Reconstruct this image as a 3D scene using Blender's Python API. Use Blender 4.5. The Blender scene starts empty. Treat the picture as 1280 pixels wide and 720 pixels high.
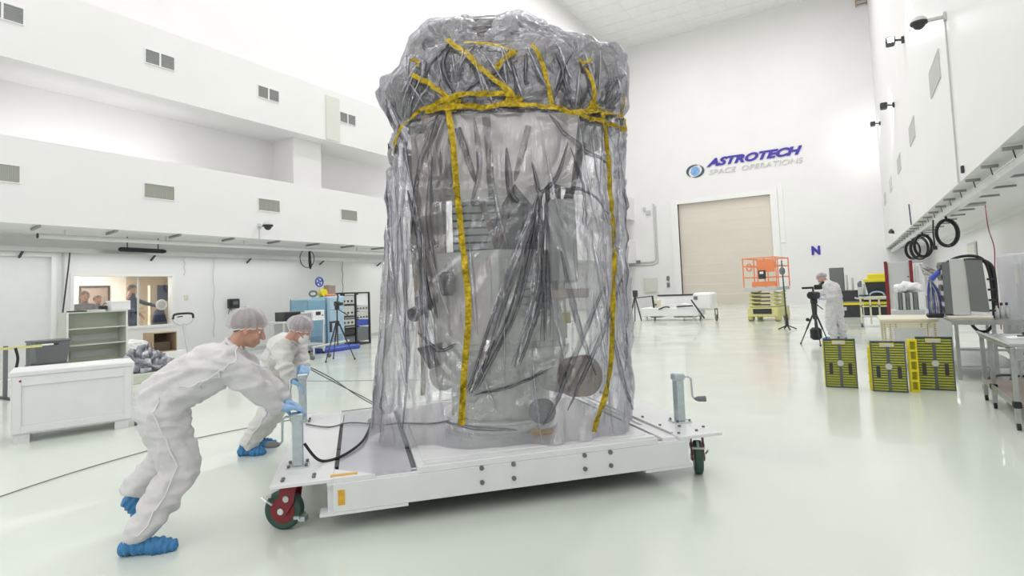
import bpy, math, random
from math import sin, cos, pi, radians
from mathutils import Vector, Matrix, noise
from mathutils.bvhtree import BVHTree

# ---------------------------------------------------------------- camera, world, lights, exposure
SC = bpy.context.scene
COL = SC.collection
FOC, YAW, PIT, ROL, PCY, EYE = 704.616, 0.542969, 0.056628, -0.038365, 323.31, 1.6
cam_d = bpy.data.cameras.new('camera')
cam = bpy.data.objects.new('camera', cam_d)
COL.objects.link(cam)
cam_d.sensor_width = 36
cam_d.lens = FOC / 1280 * 36
cam_d.shift_y = -(360 - PCY) / 1280
cam_d.clip_end = 300
f = Vector((-sin(YAW) * cos(PIT), cos(YAW) * cos(PIT), sin(PIT)))
r = Vector((cos(YAW), sin(YAW), 0))
u = r.cross(f)
rr = r * cos(ROL) + u * sin(ROL)
uu = -r * sin(ROL) + u * cos(ROL)
cam.matrix_world = Matrix(((rr.x, uu.x, -f.x, 0), (rr.y, uu.y, -f.y, 0), (rr.z, uu.z, -f.z, EYE), (0, 0, 0, 1)))
SC.camera = cam
SC.view_settings.view_transform = 'Standard'
SC.view_settings.look = 'None'
SC.view_settings.gamma = 1
SC.view_settings.exposure = 0.34
SC.cycles.transparent_max_bounces = 24
SC.cycles.max_bounces = 10
SC.cycles.diffuse_bounces = 5

W = bpy.data.worlds.new('world')
SC.world = W
W.use_nodes = True
W.node_tree.nodes['Background'].inputs[0].default_value = (1, 1, 1, 1)
W.node_tree.nodes['Background'].inputs[1].default_value = 0.6

def area(name, loc, sx, sy, power, rot=(0, 0, 0), col=(1, 1, 1)):
    l = bpy.data.lights.new(name, 'AREA')
    l.shape = 'RECTANGLE'; l.size = sx; l.size_y = sy; l.energy = power; l.color = col
    o = bpy.data.objects.new(name, l); COL.objects.link(o)
    o.location = loc; o.rotation_euler = rot
    return o
CEIL = 20.7
for i in range(6):
    for j in range(2):
        area('hall_lamp', (-11 + j * 8, -4 + i * 7.6, CEIL - .5), 2.4, 5.0, (120, 150, 220, 280, 300, 300)[i], col=(1, .99, .985))
for k in range(6): area('rear_fill_light', (-14 + k * 3, -11.6, 7.5 + (k % 2) * 3), 2.2, 1.5, 75, rot=(radians(84), 0, 0))  # unseen lights added behind the camera for fill and glints on the film
area('side_fill_light', (1.75, -3, 8), 6, 14, 200, rot=(0, radians(90), 0))  # unseen fill light added beside the camera to brighten the left wall
# fill lights added under the two side canopies to brighten the lower walls
area('canopy_fill_light', (3.0, 12, 3.2), .3, 16, 50)
area('canopy_fill_light', (3.0, 32, 3.2), .3, 16, 50)
area('canopy_fill_light', (-15.9, 6, 2.95), 1.2, 14, 55)
area('canopy_fill_light', (-15.9, 24, 2.95), 1.2, 16, 55)
area('recess_fill_light', (-14.85, 1, 5.5), .3, 15, 42, rot=(0, radians(90), 0))  # hidden fill lights added in the recessed band to brighten its wall
area('recess_fill_light', (-14.85, 27, 5.5), .3, 20, 45, rot=(0, radians(90), 0))
area('office_lamp', (-19, 7.5, 2.75), 2.0, 2.0, 130, col=(1, .95, .88))

# ---------------------------------------------------------------- helpers
random.seed(5)
def mat(name, c, rough=.5, metal=0, var=0.0, vscale=4, bump=0, bscale=30, coat=0, emit=None, estr=0, stretch=None, alpha=None, spec=.5):
    m = bpy.data.materials.new(name); m.use_nodes = True
    nt = m.node_tree; b = nt.nodes['Principled BSDF']
    b.inputs['Roughness'].default_value = rough
    b.inputs['Metallic'].default_value = metal
    b.inputs['Coat Weight'].default_value = coat
    b.inputs['Specular IOR Level'].default_value = spec
    c4 = (*c, 1)
    b.inputs['Base Color'].default_value = c4
    tc = nt.nodes.new('ShaderNodeTexCoord')
    mp = nt.nodes.new('ShaderNodeMapping'); nt.links.new(tc.outputs['Object'], mp.inputs[0])
    if stretch: mp.inputs['Scale'].default_value = stretch
    n = nt.nodes.new('ShaderNodeTexNoise'); n.inputs['Scale'].default_value = vscale; n.inputs['Detail'].default_value = 4
    nt.links.new(mp.outputs[0], n.inputs['Vector'])
    rp = nt.nodes.new('ShaderNodeValToRGB')
    v = max(var, .015)
    rp.color_ramp.elements[0].position = .3; rp.color_ramp.elements[1].position = .7
    rp.color_ramp.elements[0].color = (*[max(0, x * (1 - v)) for x in c], 1)
    rp.color_ramp.elements[1].color = (*[min(1, x * (1 + v)) for x in c], 1)
    nt.links.new(n.outputs[0], rp.inputs[0]); nt.links.new(rp.outputs[0], b.inputs['Base Color'])
    if bump:
        n2 = nt.nodes.new('ShaderNodeTexNoise'); n2.inputs['Scale'].default_value = bscale; n2.inputs['Detail'].default_value = 5
        nt.links.new(mp.outputs[0], n2.inputs['Vector'])
        bp = nt.nodes.new('ShaderNodeBump'); bp.inputs['Strength'].default_value = bump; bp.inputs['Distance'].default_value = .02
        nt.links.new(n2.outputs[0], bp.inputs['Height']); nt.links.new(bp.outputs[0], b.inputs['Normal'])
    if emit:
        b.inputs['Emission Color'].default_value = (*emit, 1); b.inputs['Emission Strength'].default_value = estr
    if alpha is not None: b.inputs['Alpha'].default_value = alpha
    return m

class G:
    def __init__(s): s.v = []; s.f = []
    def add(s, vs, fs):
        k = len(s.v); s.v += [tuple(x) for x in vs]; s.f += [tuple(i + k for i in q) for q in fs]; return s
    def box(s, x, y, z, sx, sy, sz, rot=None):
        vs = [Vector((i * sx / 2, j * sy / 2, k * sz / 2)) for i in (-1, 1) for j in (-1, 1) for k in (-1, 1)]
        if rot is not None: vs = [rot @ q for q in vs]
        c = Vector((x, y, z))
        return s.add([q + c for q in vs], [(0, 1, 3, 2), (4, 6, 7, 5), (0, 4, 5, 1), (2, 3, 7, 6), (0, 2, 6, 4), (1, 5, 7, 3)])
    def bb(s, x0, x1, y0, y1, z0, z1):
        return s.box((x0 + x1) / 2, (y0 + y1) / 2, (z0 + z1) / 2, x1 - x0, y1 - y0, z1 - z0)
    def cbox(s, x0, x1, y0, y1, z0, z1, b=.01):   # chamfered box
        vs = []; 
        for zi, ins in ((z0, b), (z0 + b, 0), (z1 - b, 0), (z1, b)):
            X0, X1, Y0, Y1 = x0 + ins, x1 - ins, y0 + ins, y1 - ins
            c = b if ins == 0 else b * .5
            vs += [(X0 + c, Y0, zi), (X1 - c, Y0, zi), (X1, Y0 + c, zi), (X1, Y1 - c, zi), (X1 - c, Y1, zi), (X0 + c, Y1, zi), (X0, Y1 - c, zi), (X0, Y0 + c, zi)]
        fs = [tuple(range(7, -1, -1)), tuple(range(24, 32))]
        for k in range(3):
            for i in range(8):
                j = (i + 1) % 8; fs.append((k * 8 + i, k * 8 + j, k * 8 + 8 + j, k * 8 + 8 + i))
        return s.add(vs, fs)
    def cyl(s, p0, p1, r0, r1=None, n=14, cap=True):
        p0 = Vector(p0); p1 = Vector(p1); r1 = r0 if r1 is None else r1
        d = (p1 - p0).normalized(); a = d.orthogonal().normalized(); b = d.cross(a)
        vs = [p0 + (a * cos(t) + b * sin(t)) * r0 for t in [2 * pi * i / n for i in range(n)]]
        vs += [p1 + (a * cos(t) + b * sin(t)) * r1 for t in [2 * pi * i / n for i in range(n)]]
        fs = [(i, (i + 1) % n, n + (i + 1) % n, n + i) for i in range(n)]
        if cap: fs += [tuple(range(n - 1, -1, -1)), tuple(range(n, 2 * n))]
        return s.add(vs, fs)
    def bar(s, p0, p1, w, h=None, up=(0, 0, 1)):
        p0 = Vector(p0); p1 = Vector(p1); h = w if h is None else h
        d = (p1 - p0).normalized(); U = Vector(up)
        if abs(d.dot(U)) > .98: U = Vector((1, 0, 0))
        a = d.cross(U).normalized(); b = a.cross(d)
        vs = [p + a * (i * w / 2) + b * (j * h / 2) for p in (p0, p1) for i, j in ((-1, -1), (1, -1), (1, 1), (-1, 1))]
        return s.add(vs, [(3, 2, 1, 0), (4, 5, 6, 7), (0, 1, 5, 4), (1, 2, 6, 5), (2, 3, 7, 6), (3, 0, 4, 7)])
    def tube(s, pts, rad, n=7, closed=False):
        pts = [Vector(p) for p in pts]; N = len(pts); vs = []; fs = []
        ref = None
        for i, p in enumerate(pts):
            d = (pts[min(i + 1, N - 1)] - pts[max(i - 1, 0)]).normalized()
            if ref is None: ref = d.orthogonal().normalized()
            ref = (ref - d * ref.dot(d)).normalized(); b = d.cross(ref)
            R = rad[i] if isinstance(rad, (list, tuple)) else rad
            vs += [p + (ref * cos(2 * pi * k / n) + b * sin(2 * pi * k / n)) * R for k in range(n)]
        for i in range(N - 1):
            for k in range(n):
                q = (k + 1) % n; fs.append((i * n + k, i * n + q, i * n + n + q, i * n + n + k))
        fs += [tuple(range(n - 1, -1, -1)), tuple(range((N - 1) * n, N * n))]
        return s.add(vs, fs)
    def ball(s, c, rx, ry=None, rz=None, nu=16, nv=10, rot=None, half=False):
        ry = rx if ry is None else ry; rz = rx if rz is None else rz
        c = Vector(c); vs = []; fs = []
        for j in range(nv + 1):
            ph = (pi / 2 if half else pi) * j / nv
            for i in range(nu):
                t = 2 * pi * i / nu
                q = Vector((rx * sin(ph) * cos(t), ry * sin(ph) * sin(t), rz * cos(ph)))
                if rot is not None: q = rot @ q
                vs.append(c + q)
        for j in range(nv):
            for i in range(nu):
                k = (i + 1) % nu; fs.append((j * nu + i, j * nu + nu + i, j * nu + nu + k, j * nu + k))
        return s.add(vs, fs)
    def lathe(s, prof, c=(0, 0, 0), n=32):
        vs = []; fs = []
        for r_, z in prof: vs += [(c[0] + r_ * cos(2 * pi * i / n), c[1] + r_ * sin(2 * pi * i / n), c[2] + z) for i in range(n)]
        for j in range(len(prof) - 1):
            for i in range(n):
                k = (i + 1) % n; fs.append((j * n + i, j * n + k, j * n + n + k, j * n + n + i))
        return s.add(vs, fs)
    def prism(s, poly, y0, y1, plane='xz'):
        n = len(poly)
        g = (lambda p, y: (p[0], y, p[1])) if plane == 'xz' else ((lambda p, y: (y, p[0], p[1])) if plane == 'yz' else (lambda p, y: (p[0], p[1], y)))
        vs = [g(p, y0) for p in poly] + [g(p, y1) for p in poly]
        fs = [tuple(range(n)), tuple(range(2 * n - 1, n - 1, -1))] + [(i, n + i, n + (i + 1) % n, (i + 1) % n) for i in range(n)]
        return s.add(vs, fs)

def make(name, g, m, parent=None, smooth=False, bevel=0, kind=None, loc=None, rot=None):
    me = bpy.data.meshes.new(name); me.from_pydata(g.v, [], g.f)
    import bmesh
    b = bmesh.new(); b.from_mesh(me)
    bmesh.ops.remove_doubles(b, verts=b.verts, dist=1e-6) if smooth else None
    bmesh.ops.recalc_face_normals(b, faces=b.faces); b.to_mesh(me); b.free()
    if m: me.materials.append(m)
    if smooth:
        for p in me.polygons: p.use_smooth = True
    o = bpy.data.objects.new(name, me); COL.objects.link(o)
    if parent: o.parent = parent
    if loc: o.location = loc
    if rot: o.rotation_euler = rot
    if bevel:
        bv = o.modifiers.new('bevel', 'BEVEL'); bv.width = bevel; bv.segments = 2; bv.limit_method = 'ANGLE'; bv.angle_limit = radians(40)
    if kind: o['kind'] = kind
    return o
def thing(name, label, cat, loc=(0, 0, 0), rz=0, group=None):
    o = bpy.data.objects.new(name, None); COL.objects.link(o)
    o.empty_display_size = .1
    o.location = loc; o.rotation_euler = (0, 0, rz); o['label'] = label; o['category'] = cat
    if group: o['group'] = group
    return o
def tag(o, label, cat, group=None):
    o['label'] = label; o['category'] = cat
    if group: o['group'] = group
    return o
def struct(name, g, m, parent=None, **k):
    o = make(name, g, m, parent, **k)
    if not parent: o['kind'] = 'structure'
    return o
def kids(o): return [c for c in bpy.data.objects if c.parent == o]
def dup(root, loc, rz=None, label=None):
    r_ = root.copy(); COL.objects.link(r_); r_.location = loc
    if rz is not None: r_.rotation_euler = (0, 0, rz)
    if label: r_['label'] = label
    for ch in kids(root):
        c = ch.copy(); COL.objects.link(c); c.parent = r_
        for g_ in kids(ch):
            d = g_.copy(); COL.objects.link(d); d.parent = c
    return r_
def smoothpath(pts, n=8):
    P = [Vector(p) for p in pts]; out = []
    for i in range(len(P) - 1):
        p0, p1, p2, p3 = P[max(i - 1, 0)], P[i], P[i + 1], P[min(i + 2, len(P) - 1)]
        for k in range(n):
            t = k / n
            out.append(.5 * ((2 * p1) + (p2 - p0) * t + (2 * p0 - 5 * p1 + 4 * p2 - p3) * t * t + (3 * p1 - p0 - 3 * p2 + p3) * t ** 3))
    out.append(P[-1]); return out
def lerp(tab, x):
    if x <= tab[0][0]: return tab[0][1]
    for (a, b), (c, d) in zip(tab, tab[1:]):
        if x <= c: return b + (d - b) * (x - a) / (c - a)
    return tab[-1][1]
def evalmesh(o, name, m, parent, smooth=True):
    dg = bpy.context.evaluated_depsgraph_get(); dg.update()
    me = bpy.data.meshes.new_from_object(o.evaluated_get(dg)); bpy.data.objects.remove(o)
    me.name = name; me.materials.clear(); me.materials.append(m)
    for p in me.polygons: p.use_smooth = smooth
    q = bpy.data.objects.new(name, me); COL.objects.link(q); q.parent = parent
    return q
def fuse(name, g, m, parent, voxel, sm=4, disp=None):   # closed pieces grown together into one continuous skin
    me = bpy.data.meshes.new(name); me.from_pydata(g.v, [], g.f)
    import bmesh
    b = bmesh.new(); b.from_mesh(me); bmesh.ops.remove_doubles(b, verts=b.verts, dist=1e-5); bmesh.ops.recalc_face_normals(b, faces=b.faces); b.to_mesh(me); b.free()
    o = bpy.data.objects.new(name, me); COL.objects.link(o)
    rm = o.modifiers.new('r', 'REMESH'); rm.mode = 'VOXEL'; rm.voxel_size = voxel
    s_ = o.modifiers.new('s', 'SMOOTH'); s_.factor = .6; s_.iterations = sm
    q = evalmesh(o, name, m, parent)
    if disp:
        me = q.data; ns = [v.normal.copy() for v in me.vertices]
        for v, n_ in zip(me.vertices, ns): v.co += n_ * disp(v.co)
    return q
def limb(g, pts, rad, n=16):   # tapered rounded chain
    for i in range(len(pts) - 1): g.cyl(pts[i], pts[i + 1], rad[i], rad[i + 1], n)
    for p, r_ in zip(pts, rad): g.ball(p, r_, nu=n, nv=8)
    return g

# ---------------------------------------------------------------- materials
M = {}
M['wall'] = mat('wall_paint', (.84, .83, .83), .45, var=.012, vscale=.6)
M['wallfar'] = M['wall']
M['soffit'] = mat('soffit_shade', (.62, .64, .60), .6, var=.03)  # wall paint greyed to hold the shade under the soffits; not assigned
M['ceil'] = mat('ceiling_panel', (.88, .885, .87), .5, var=.02)
M['trim'] = mat('trim_paint', (.86, .865, .85), .35)
M['panel'] = mat('cream_panel', (.70, .70, .64), .5)
M['vent'] = mat('vent_grey', (.36, .365, .36), .5)
M['ventlow'] = mat('vent_grille', (.42, .43, .38), .5)
M['tan'] = mat('door_tan', (.72, .66, .58), .5, var=.03, vscale=.5)
M['doorwhite'] = mat('door_white', (.78, .79, .80), .4, var=.02)
M['alu'] = mat('aluminium', (.72, .74, .74), .3, .7, var=.05)
M['steel'] = mat('stainless', (.45, .46, .46), .3, .85, var=.12, vscale=8)
M['zinc'] = mat('zinc', (.55, .62, .65), .35, .8, var=.1, vscale=20)
M['dark'] = mat('dark_plastic', (.035, .037, .04), .45)
M['black'] = mat('black_rubber', (.015, .015, .017), .5)
M['grey'] = mat('grey_plastic', (.16, .175, .185), .5)
M['barg'] = mat('bar_grey', (.30, .31, .30), .5)
M['lgrey'] = mat('light_grey', (.58, .59, .58), .5)
M['shelfg'] = mat('shelf_greenish', (.60, .64, .56), .5, var=.03)
M['white'] = mat('white_plastic', (.86, .86, .86), .35)
M['crate'] = mat('crate_white', (.80, .80, .81), .4, var=.02)
M['deck'] = mat('deck_white', (.82, .82, .84), .28, coat=.3, var=.02, vscale=2)
M['beam'] = mat('beam_white', (.80, .81, .82), .35, var=.02)
M['plate'] = mat('plate_brushed', (.62, .62, .67), .28, .45, var=.06, vscale=3)
M['yellow'] = mat('yellow_plastic', (.85, .72, .03), .4)
M['olive'] = mat('board_olive', (.40, .42, .05), .5, var=.1, vscale=20)
M['slat'] = mat('board_slate', (.10, .115, .14), .5)
M['tape'] = None
M['orange'] = mat('lift_orange', (.85, .27, .11), .4)
M['cream'] = mat('lift_cream', (.72, .68, .30), .45)
M['benchc'] = mat('bench_cream', (.74, .70, .54), .4)
M['maroon'] = mat('maroon', (.22, .015, .025), .35)
M['wheelrub'] = mat('wheel_green', (.035, .08, .055), .45)
M['blue'] = mat('cabinet_blue', (.22, .40, .52), .4, var=.05)
M['lblue'] = mat('cabinet_light_blue', (.42, .58, .70), .4, var=.05)
M['dblue'] = mat('blue_bin', (.05, .09, .45), .4)
M['navy'] = mat('navy_cloth', (.045, .06, .11), .8)
M['signblue'] = mat('sign_blue', (.045, .03, .38), .4)
M['signgrey'] = mat('sign_grey', (.70, .70, .68), .5)
M['signdark'] = mat('sign_dark', (.06, .09, .12), .4)
M['globe'] = mat('sign_globe', (.22, .42, .78), .3, var=.35, vscale=2)
M['suit'] = mat('suit_cloth', (.70, .685, .70), .8, bump=.9, bscale=9, var=.02, vscale=8)
M['suit2'] = mat('suit_cloth_cream', (.71, .70, .68), .8, bump=.9, bscale=9, var=.02, vscale=8)
M['seam'] = mat('suit_seam', (.80, .80, .80), .7)
M['skin'] = mat('skin', (.55, .30, .22), .5, var=.06, vscale=20)
M['hair'] = mat('hair_brown', (.22, .16, .14), .7, var=.4, vscale=40)
M['glove'] = mat('glove_blue', (.30, .50, .78), .45, var=.06, vscale=30, bump=.3, bscale=60)
M['shoe'] = mat('shoe_cover_blue', (.05, .22, .47), .55, var=.25, vscale=30, bump=.6, bscale=40, stretch=(1, 1, .4))
M['shoedark'] = mat('shoe_dark', (.03, .04, .06), .6)
M['card'] = mat('cardboard', (.45, .33, .22), .8)
M['cardshade'] = mat('cardboard_shaded', (.13, .10, .07), .8)  # cardboard colour darkened to hold the shade inside the box
M['shirt'] = mat('shirt_grey', (.20, .19, .20), .8)
M['tanwall'] = mat('office_tan', (.50, .42, .32), .7)
M['officewall'] = mat('office_white', (.85, .82, .78), .6)
M['plastic'] = mat('plastic_bundle', (.42, .43, .47), .2, .5, var=.5, vscale=9, bump=.8, bscale=12)
M['wire'] = mat('floor_wire', (.16, .17, .16), .5)
M['amber'] = mat('amber_tape', (.74, .42, .04), .3, var=.15, vscale=30)
M['lampw'] = mat('lamp_glow', (1, 1, 1), .4, emit=(1, 1, .98), estr=12)
M['green'] = mat('case_green_grey', (.175, .195, .19), .5)
M['bolt'] = mat('bolt_steel', (.20, .21, .23), .35, .8)
def film(name, tr=(.90, .90, .93), edge=(.42, .41, .50), gl=.16, milk=.05, bs=.5, rough=.12, stretch=(1, 1, .35), fk=.4, gc=(.95, .95, .98)):
    m = bpy.data.materials.new(name); m.use_nodes = True; nt = m.node_tree; nt.nodes.clear()
    N = nt.nodes.new; L = nt.links.new
    out = N('ShaderNodeOutputMaterial'); tc = N('ShaderNodeTexCoord'); mp = N('ShaderNodeMapping'); mp.inputs['Scale'].default_value = stretch
    L(tc.outputs['Object'], mp.inputs[0])
    n1 = N('ShaderNodeTexNoise'); n1.inputs['Scale'].default_value = 5; n1.inputs['Detail'].default_value = 6; n1.inputs['Distortion'].default_value = 1.5
    n2 = N('ShaderNodeTexVoronoi'); n2.inputs['Scale'].default_value = 9
    L(mp.outputs[0], n1.inputs['Vector']); L(mp.outputs[0], n2.inputs['Vector'])
    ad = N('ShaderNodeMath'); ad.operation = 'MULTIPLY_ADD'; ad.inputs[1].default_value = .35
    L(n2.outputs['Distance'], ad.inputs[0]); L(n1.outputs[0], ad.inputs[2])
    bp = N('ShaderNodeBump'); bp.inputs['Strength'].default_value = bs; bp.inputs['Distance'].default_value = .06; L(ad.outputs[0], bp.inputs['Height'])
    lw = N('ShaderNodeLayerWeight'); lw.inputs['Blend'].default_value = .42; L(bp.outputs[0], lw.inputs['Normal'])
    rp = N('ShaderNodeValToRGB'); e = rp.color_ramp.elements
    e[0].position = .1; e[0].color = (*tr, 1); e[1].position = .75; e[1].color = (*edge, 1)
    L(lw.outputs['Facing'], rp.inputs[0])
    t = N('ShaderNodeBsdfTransparent'); L(rp.outputs[0], t.inputs[0])
    g = N('ShaderNodeBsdfGlossy'); g.inputs['Roughness'].default_value = rough; g.inputs['Color'].default_value = (*gc, 1); L(bp.outputs[0], g.inputs['Normal'])
    fr = N('ShaderNodeMath'); fr.operation = 'MULTIPLY_ADD'; fr.inputs[1].default_value = fk; fr.inputs[2].default_value = gl; fr.use_clamp = True
    L(lw.outputs['Fresnel'], fr.inputs[0])
    mx = N('ShaderNodeMixShader'); L(fr.outputs[0], mx.inputs[0]); L(t.outputs[0], mx.inputs[1]); L(g.outputs[0], mx.inputs[2])
    d = N('ShaderNodeBsdfDiffuse'); d.inputs['Color'].default_value = (.86, .85, .90, 1)
    m2 = N('ShaderNodeMixShader'); m2.inputs[0].default_value = milk; L(mx.outputs[0], m2.inputs[1]); L(d.outputs[0], m2.inputs[2])
    L(m2.outputs[0], out.inputs[0])
    return m
M['film'] = film('bag_film', tr=(.965, .962, .97), edge=(.82, .81, .88), gl=.10, milk=.06, bs=.9, rough=.07, fk=.66)
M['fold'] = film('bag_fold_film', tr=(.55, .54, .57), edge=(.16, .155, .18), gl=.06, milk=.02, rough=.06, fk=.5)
M['fold2'] = film('bag_crease_film', tr=(.92, .92, .95), edge=(.62, .61, .68), gl=.18, milk=.05, rough=.06, fk=.6)
M['milkfilm'] = film('shroud_film', tr=(.95, .95, .97), edge=(.75, .75, .8), gl=.12, milk=.45, bs=.4, rough=.15)
M['cap'] = film('hair_cap_film', tr=(.97, .94, .95), edge=(.93, .91, .92), gl=.02, milk=.33, bs=.9, rough=.5, stretch=(4, 4, 4), fk=.1)
M['mask'] = mat('mask_white', (.85, .85, .86), .7)
M['glass'] = film('window_glass', tr=(.97, .98, .97), edge=(.85, .87, .86), gl=.04, milk=0, bs=0, rough=.02)
M['tape'] = mat('gold_tape', (.42, .30, .012), .18, .6, var=.5, vscale=26, bump=.9, bscale=40)
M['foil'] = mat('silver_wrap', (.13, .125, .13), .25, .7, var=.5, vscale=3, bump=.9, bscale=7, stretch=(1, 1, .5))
M['shield'] = mat('shield_greige', (.84, .81, .77), .5, var=.04)
M['bus'] = mat('bus_grey_green', (.74, .77, .70), .4, .2, var=.12, vscale=3)
M['louvre'] = mat('louvre_blue', (.48, .54, .56), .3, .5, var=.1)
M['brown'] = mat('strut_brown', (.07, .05, .04), .4, .2)
M['brownp'] = mat('brown_panel', (.16, .13, .11), .35, .3, var=.2)
M['copper'] = mat('disc_bronze', (.36, .29, .25), .35, .4, var=.1, vscale=6)
# ---------------------------------------------------------------- the setting
Y0, Y1 = -12, 43
g = G(); g.bb(-18, 5, Y0, Y1 + .5, -.2, 0)
FL = mat('epoxy_floor', (.69, .745, .68), .16, var=.035, vscale=.35, coat=.25, bump=.02, bscale=.8)
nt = FL.node_tree; bs = nt.nodes['Principled BSDF']
nn = nt.nodes.new('ShaderNodeTexNoise'); nn.inputs['Scale'].default_value = 1.1; nn.inputs['Detail'].default_value = 5
tcn = nt.nodes.new('ShaderNodeTexCoord'); nt.links.new(tcn.outputs['Object'], nn.inputs['Vector'])
mr = nt.nodes.new('ShaderNodeMapRange'); mr.inputs['To Min'].default_value = .10; mr.inputs['To Max'].default_value = .30
nt.links.new(nn.outputs[0], mr.inputs[0]); nt.links.new(mr.outputs[0], bs.inputs['Roughness'])
struct('floor', g, FL)
g = G(); g.bb(-18, 5, Y0, Y1 + .5, CEIL, CEIL + .2)
cl = struct('ceiling', g, M['ceil'])
g = G()
for k in range(1, 40): g.bb(-15.6, 1.87, Y0 + k * 1.4 - .02, Y0 + k * 1.4 + .02, CEIL - .03, CEIL)
for k in range(12): g.bb(-15.4 + k * 1.5 - .015, -15.4 + k * 1.5 + .015, Y0, Y1, CEIL - .02, CEIL)
make('panel_joint', g, M['trim'], cl, kind='stuff')
# left wall: two recessed bands, a soffit and a set-back top
g = G(); g.prism([(-18, 3.36), (-14.5, 3.36), (-14.5, 5.14), (-16.05, 5.14), (-16.05, 6.756), (-14.5, 6.756), (-14.5, 8.5), (-15.6, 8.5), (-15.6, CEIL), (-18, CEIL)], Y0, Y1)
wl = struct('wall_left', g, M['wall'])
g = G(); g.bb(-16.06, -15.0, 11.63, 12.73, 5.14, 6.756); make('pilaster', g, M['wall'], wl)
g = G(); g.bb(-16.06, -14.7, 3.3, 4.3, 5.14, 6.756); make('pilaster', g, M['wall'], wl)
g = G(); g.bb(-14.53, -14.47, 12.53, 13.1, 6.80, 8.27); make('access_panel', g, M['panel'], wl)
g = G(); g.bb(-15.68, -15.5, Y0, Y1, 8.5, 8.62); make('ledge_trim', g, M['trim'], wl)
X = -16.7
g = G()
g.bb(X - .25, X, Y0, 3.0, 0, 3.36).bb(X - .25, X, 3.0, 5.93, 2.85, 3.36).bb(X - .25, X, 5.93, 6.38, 0, 3.36)
g.bb(X - .25, X, 6.38, 8.80, 0, 1.02).bb(X - .25, X, 6.38, 8.80, 2.39, 3.36).bb(X - .25, X, 8.80, Y1, 0, 3.36)
struct('wall_left_lower', g, M['wall'])
g = G(); g.bb(X - .01, X + .04, 5.93, 6.03, 0, 2.95).bb(X - .01, X + .04, 2.9, 3.0, 0, 2.95).bb(X - .01, X + .04, 3.0, 5.93, 2.85, 2.95)
dr = struct('door_1', g, M['trim'])
g = G(); g.bb(X - .14, X - .08, 3.0, 4.46, .01, 2.85); make('door_leaf', g, M['doorwhite'], dr)
g = G(); g.bb(X - .14, X - .08, 4.475, 5.93, .01, 2.85); make('door_leaf', g, M['doorwhite'], dr)
g = G(); g.tube([(X - .08, 4.6, 1.0), (X - .01, 4.6, 1.0), (X - .01, 4.72, 1.0)], .012); make('door_handle', g, M['alu'], dr)
g = G()
for a in ((6.32, 6.40, .98, 2.45), (8.78, 8.86, .98, 2.45)): g.bb(X - .2, X + .03, a[0], a[1], a[2], a[3])
g.bb(X - .2, X + .03, 6.40, 8.78, .96, 1.03).bb(X - .2, X + .03, 6.40, 8.78, 2.38, 2.45)
wn = struct('window_1', g, M['trim'])
g = G(); g.bb(X - .12, X - .11, 6.40, 8.78, 1.03, 2.38); make('pane', g, M['glass'], wn)
g = G(); g.bb(X - .14, X - .1, 7.92, 7.96, 1.03, 2.38); make('mullion', g, M['lgrey'], wn)
# office behind the window
g = G(); g.bb(-20.6, -20.5, 4.5, 9.3, 0, 3).bb(-20.5, -16.95, 4.4, 4.5, 0, 3).bb(-20.6, -16.95, 4.4, 11, 2.95, 3.05).bb(-20.6, -16.95, 4.4, 11, -.1, 0)
of = struct('wall_office', g, M['officewall'])
g = G(); g.bb(-20.6, -16.95, 11, 11.1, 0, 3).bb(-20.6, -20.45, 9.3, 11, 0, 3); make('tan_wall', g, M['tanwall'], of)
g = G(); g.bb(-18.9, -18.75, 9.2, 10.3, 0, 2.2); make('tan_partition', g, M['tanwall'], of)
# far wall with the tall door opening
g = G(); yy = Y1
g.bb(-18, -11.1, yy, yy + .4, 0, CEIL).bb(-4.65, 5, yy, yy + .4, 0, CEIL).bb(-11.1, -4.65, yy, yy + .4, 7.64, CEIL)
struct('wall_far', g, M['wallfar'])
g = G(); g.bb(-11.6, -11.1, yy - .08, yy + .3, 0, 8.0).bb(-4.65, -4.2, yy - .08, yy + .3, 0, 8.0).bb(-11.1, -4.65, yy - .08, yy + .3, 7.64, 8.0)
g.bb(-4.15, -3.85, yy - .05, yy, 4.2, 8.3)
d2 = struct('door_2', g, M['trim'])
for k in range(10):
    g = G(); z0 = k * .764; g.bb(-11.1, -4.65, yy + .25, yy + .3, z0 + .006, z0 + .758); make('door_section', g, M['tan'], d2)
# right wall
g = G(); g.prism([(5, 3.36), (1.87, 3.36), (1.87, CEIL), (5, CEIL)], Y0, Y1); wr = struct('wall_right', g, M['wall'])
g = G(); g.bb(4.1, 4.4, Y0, Y1, 0, 3.36); struct('wall_right_lower', g, M['wall'])
g = G(); g.bb(-18, 5, Y0 - .3, Y0, 0, CEIL); struct('wall_rear', g, M['wall'])
g = G(); g.bb(-16.7, -16.66, 6.1, Y1, 0, .12); struct('baseboard_left', g, M['lgrey'])
g = G(); g.bb(4.05, 4.1, Y0, Y1, 0, .12); struct('baseboard_right', g, M['lgrey'])

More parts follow.
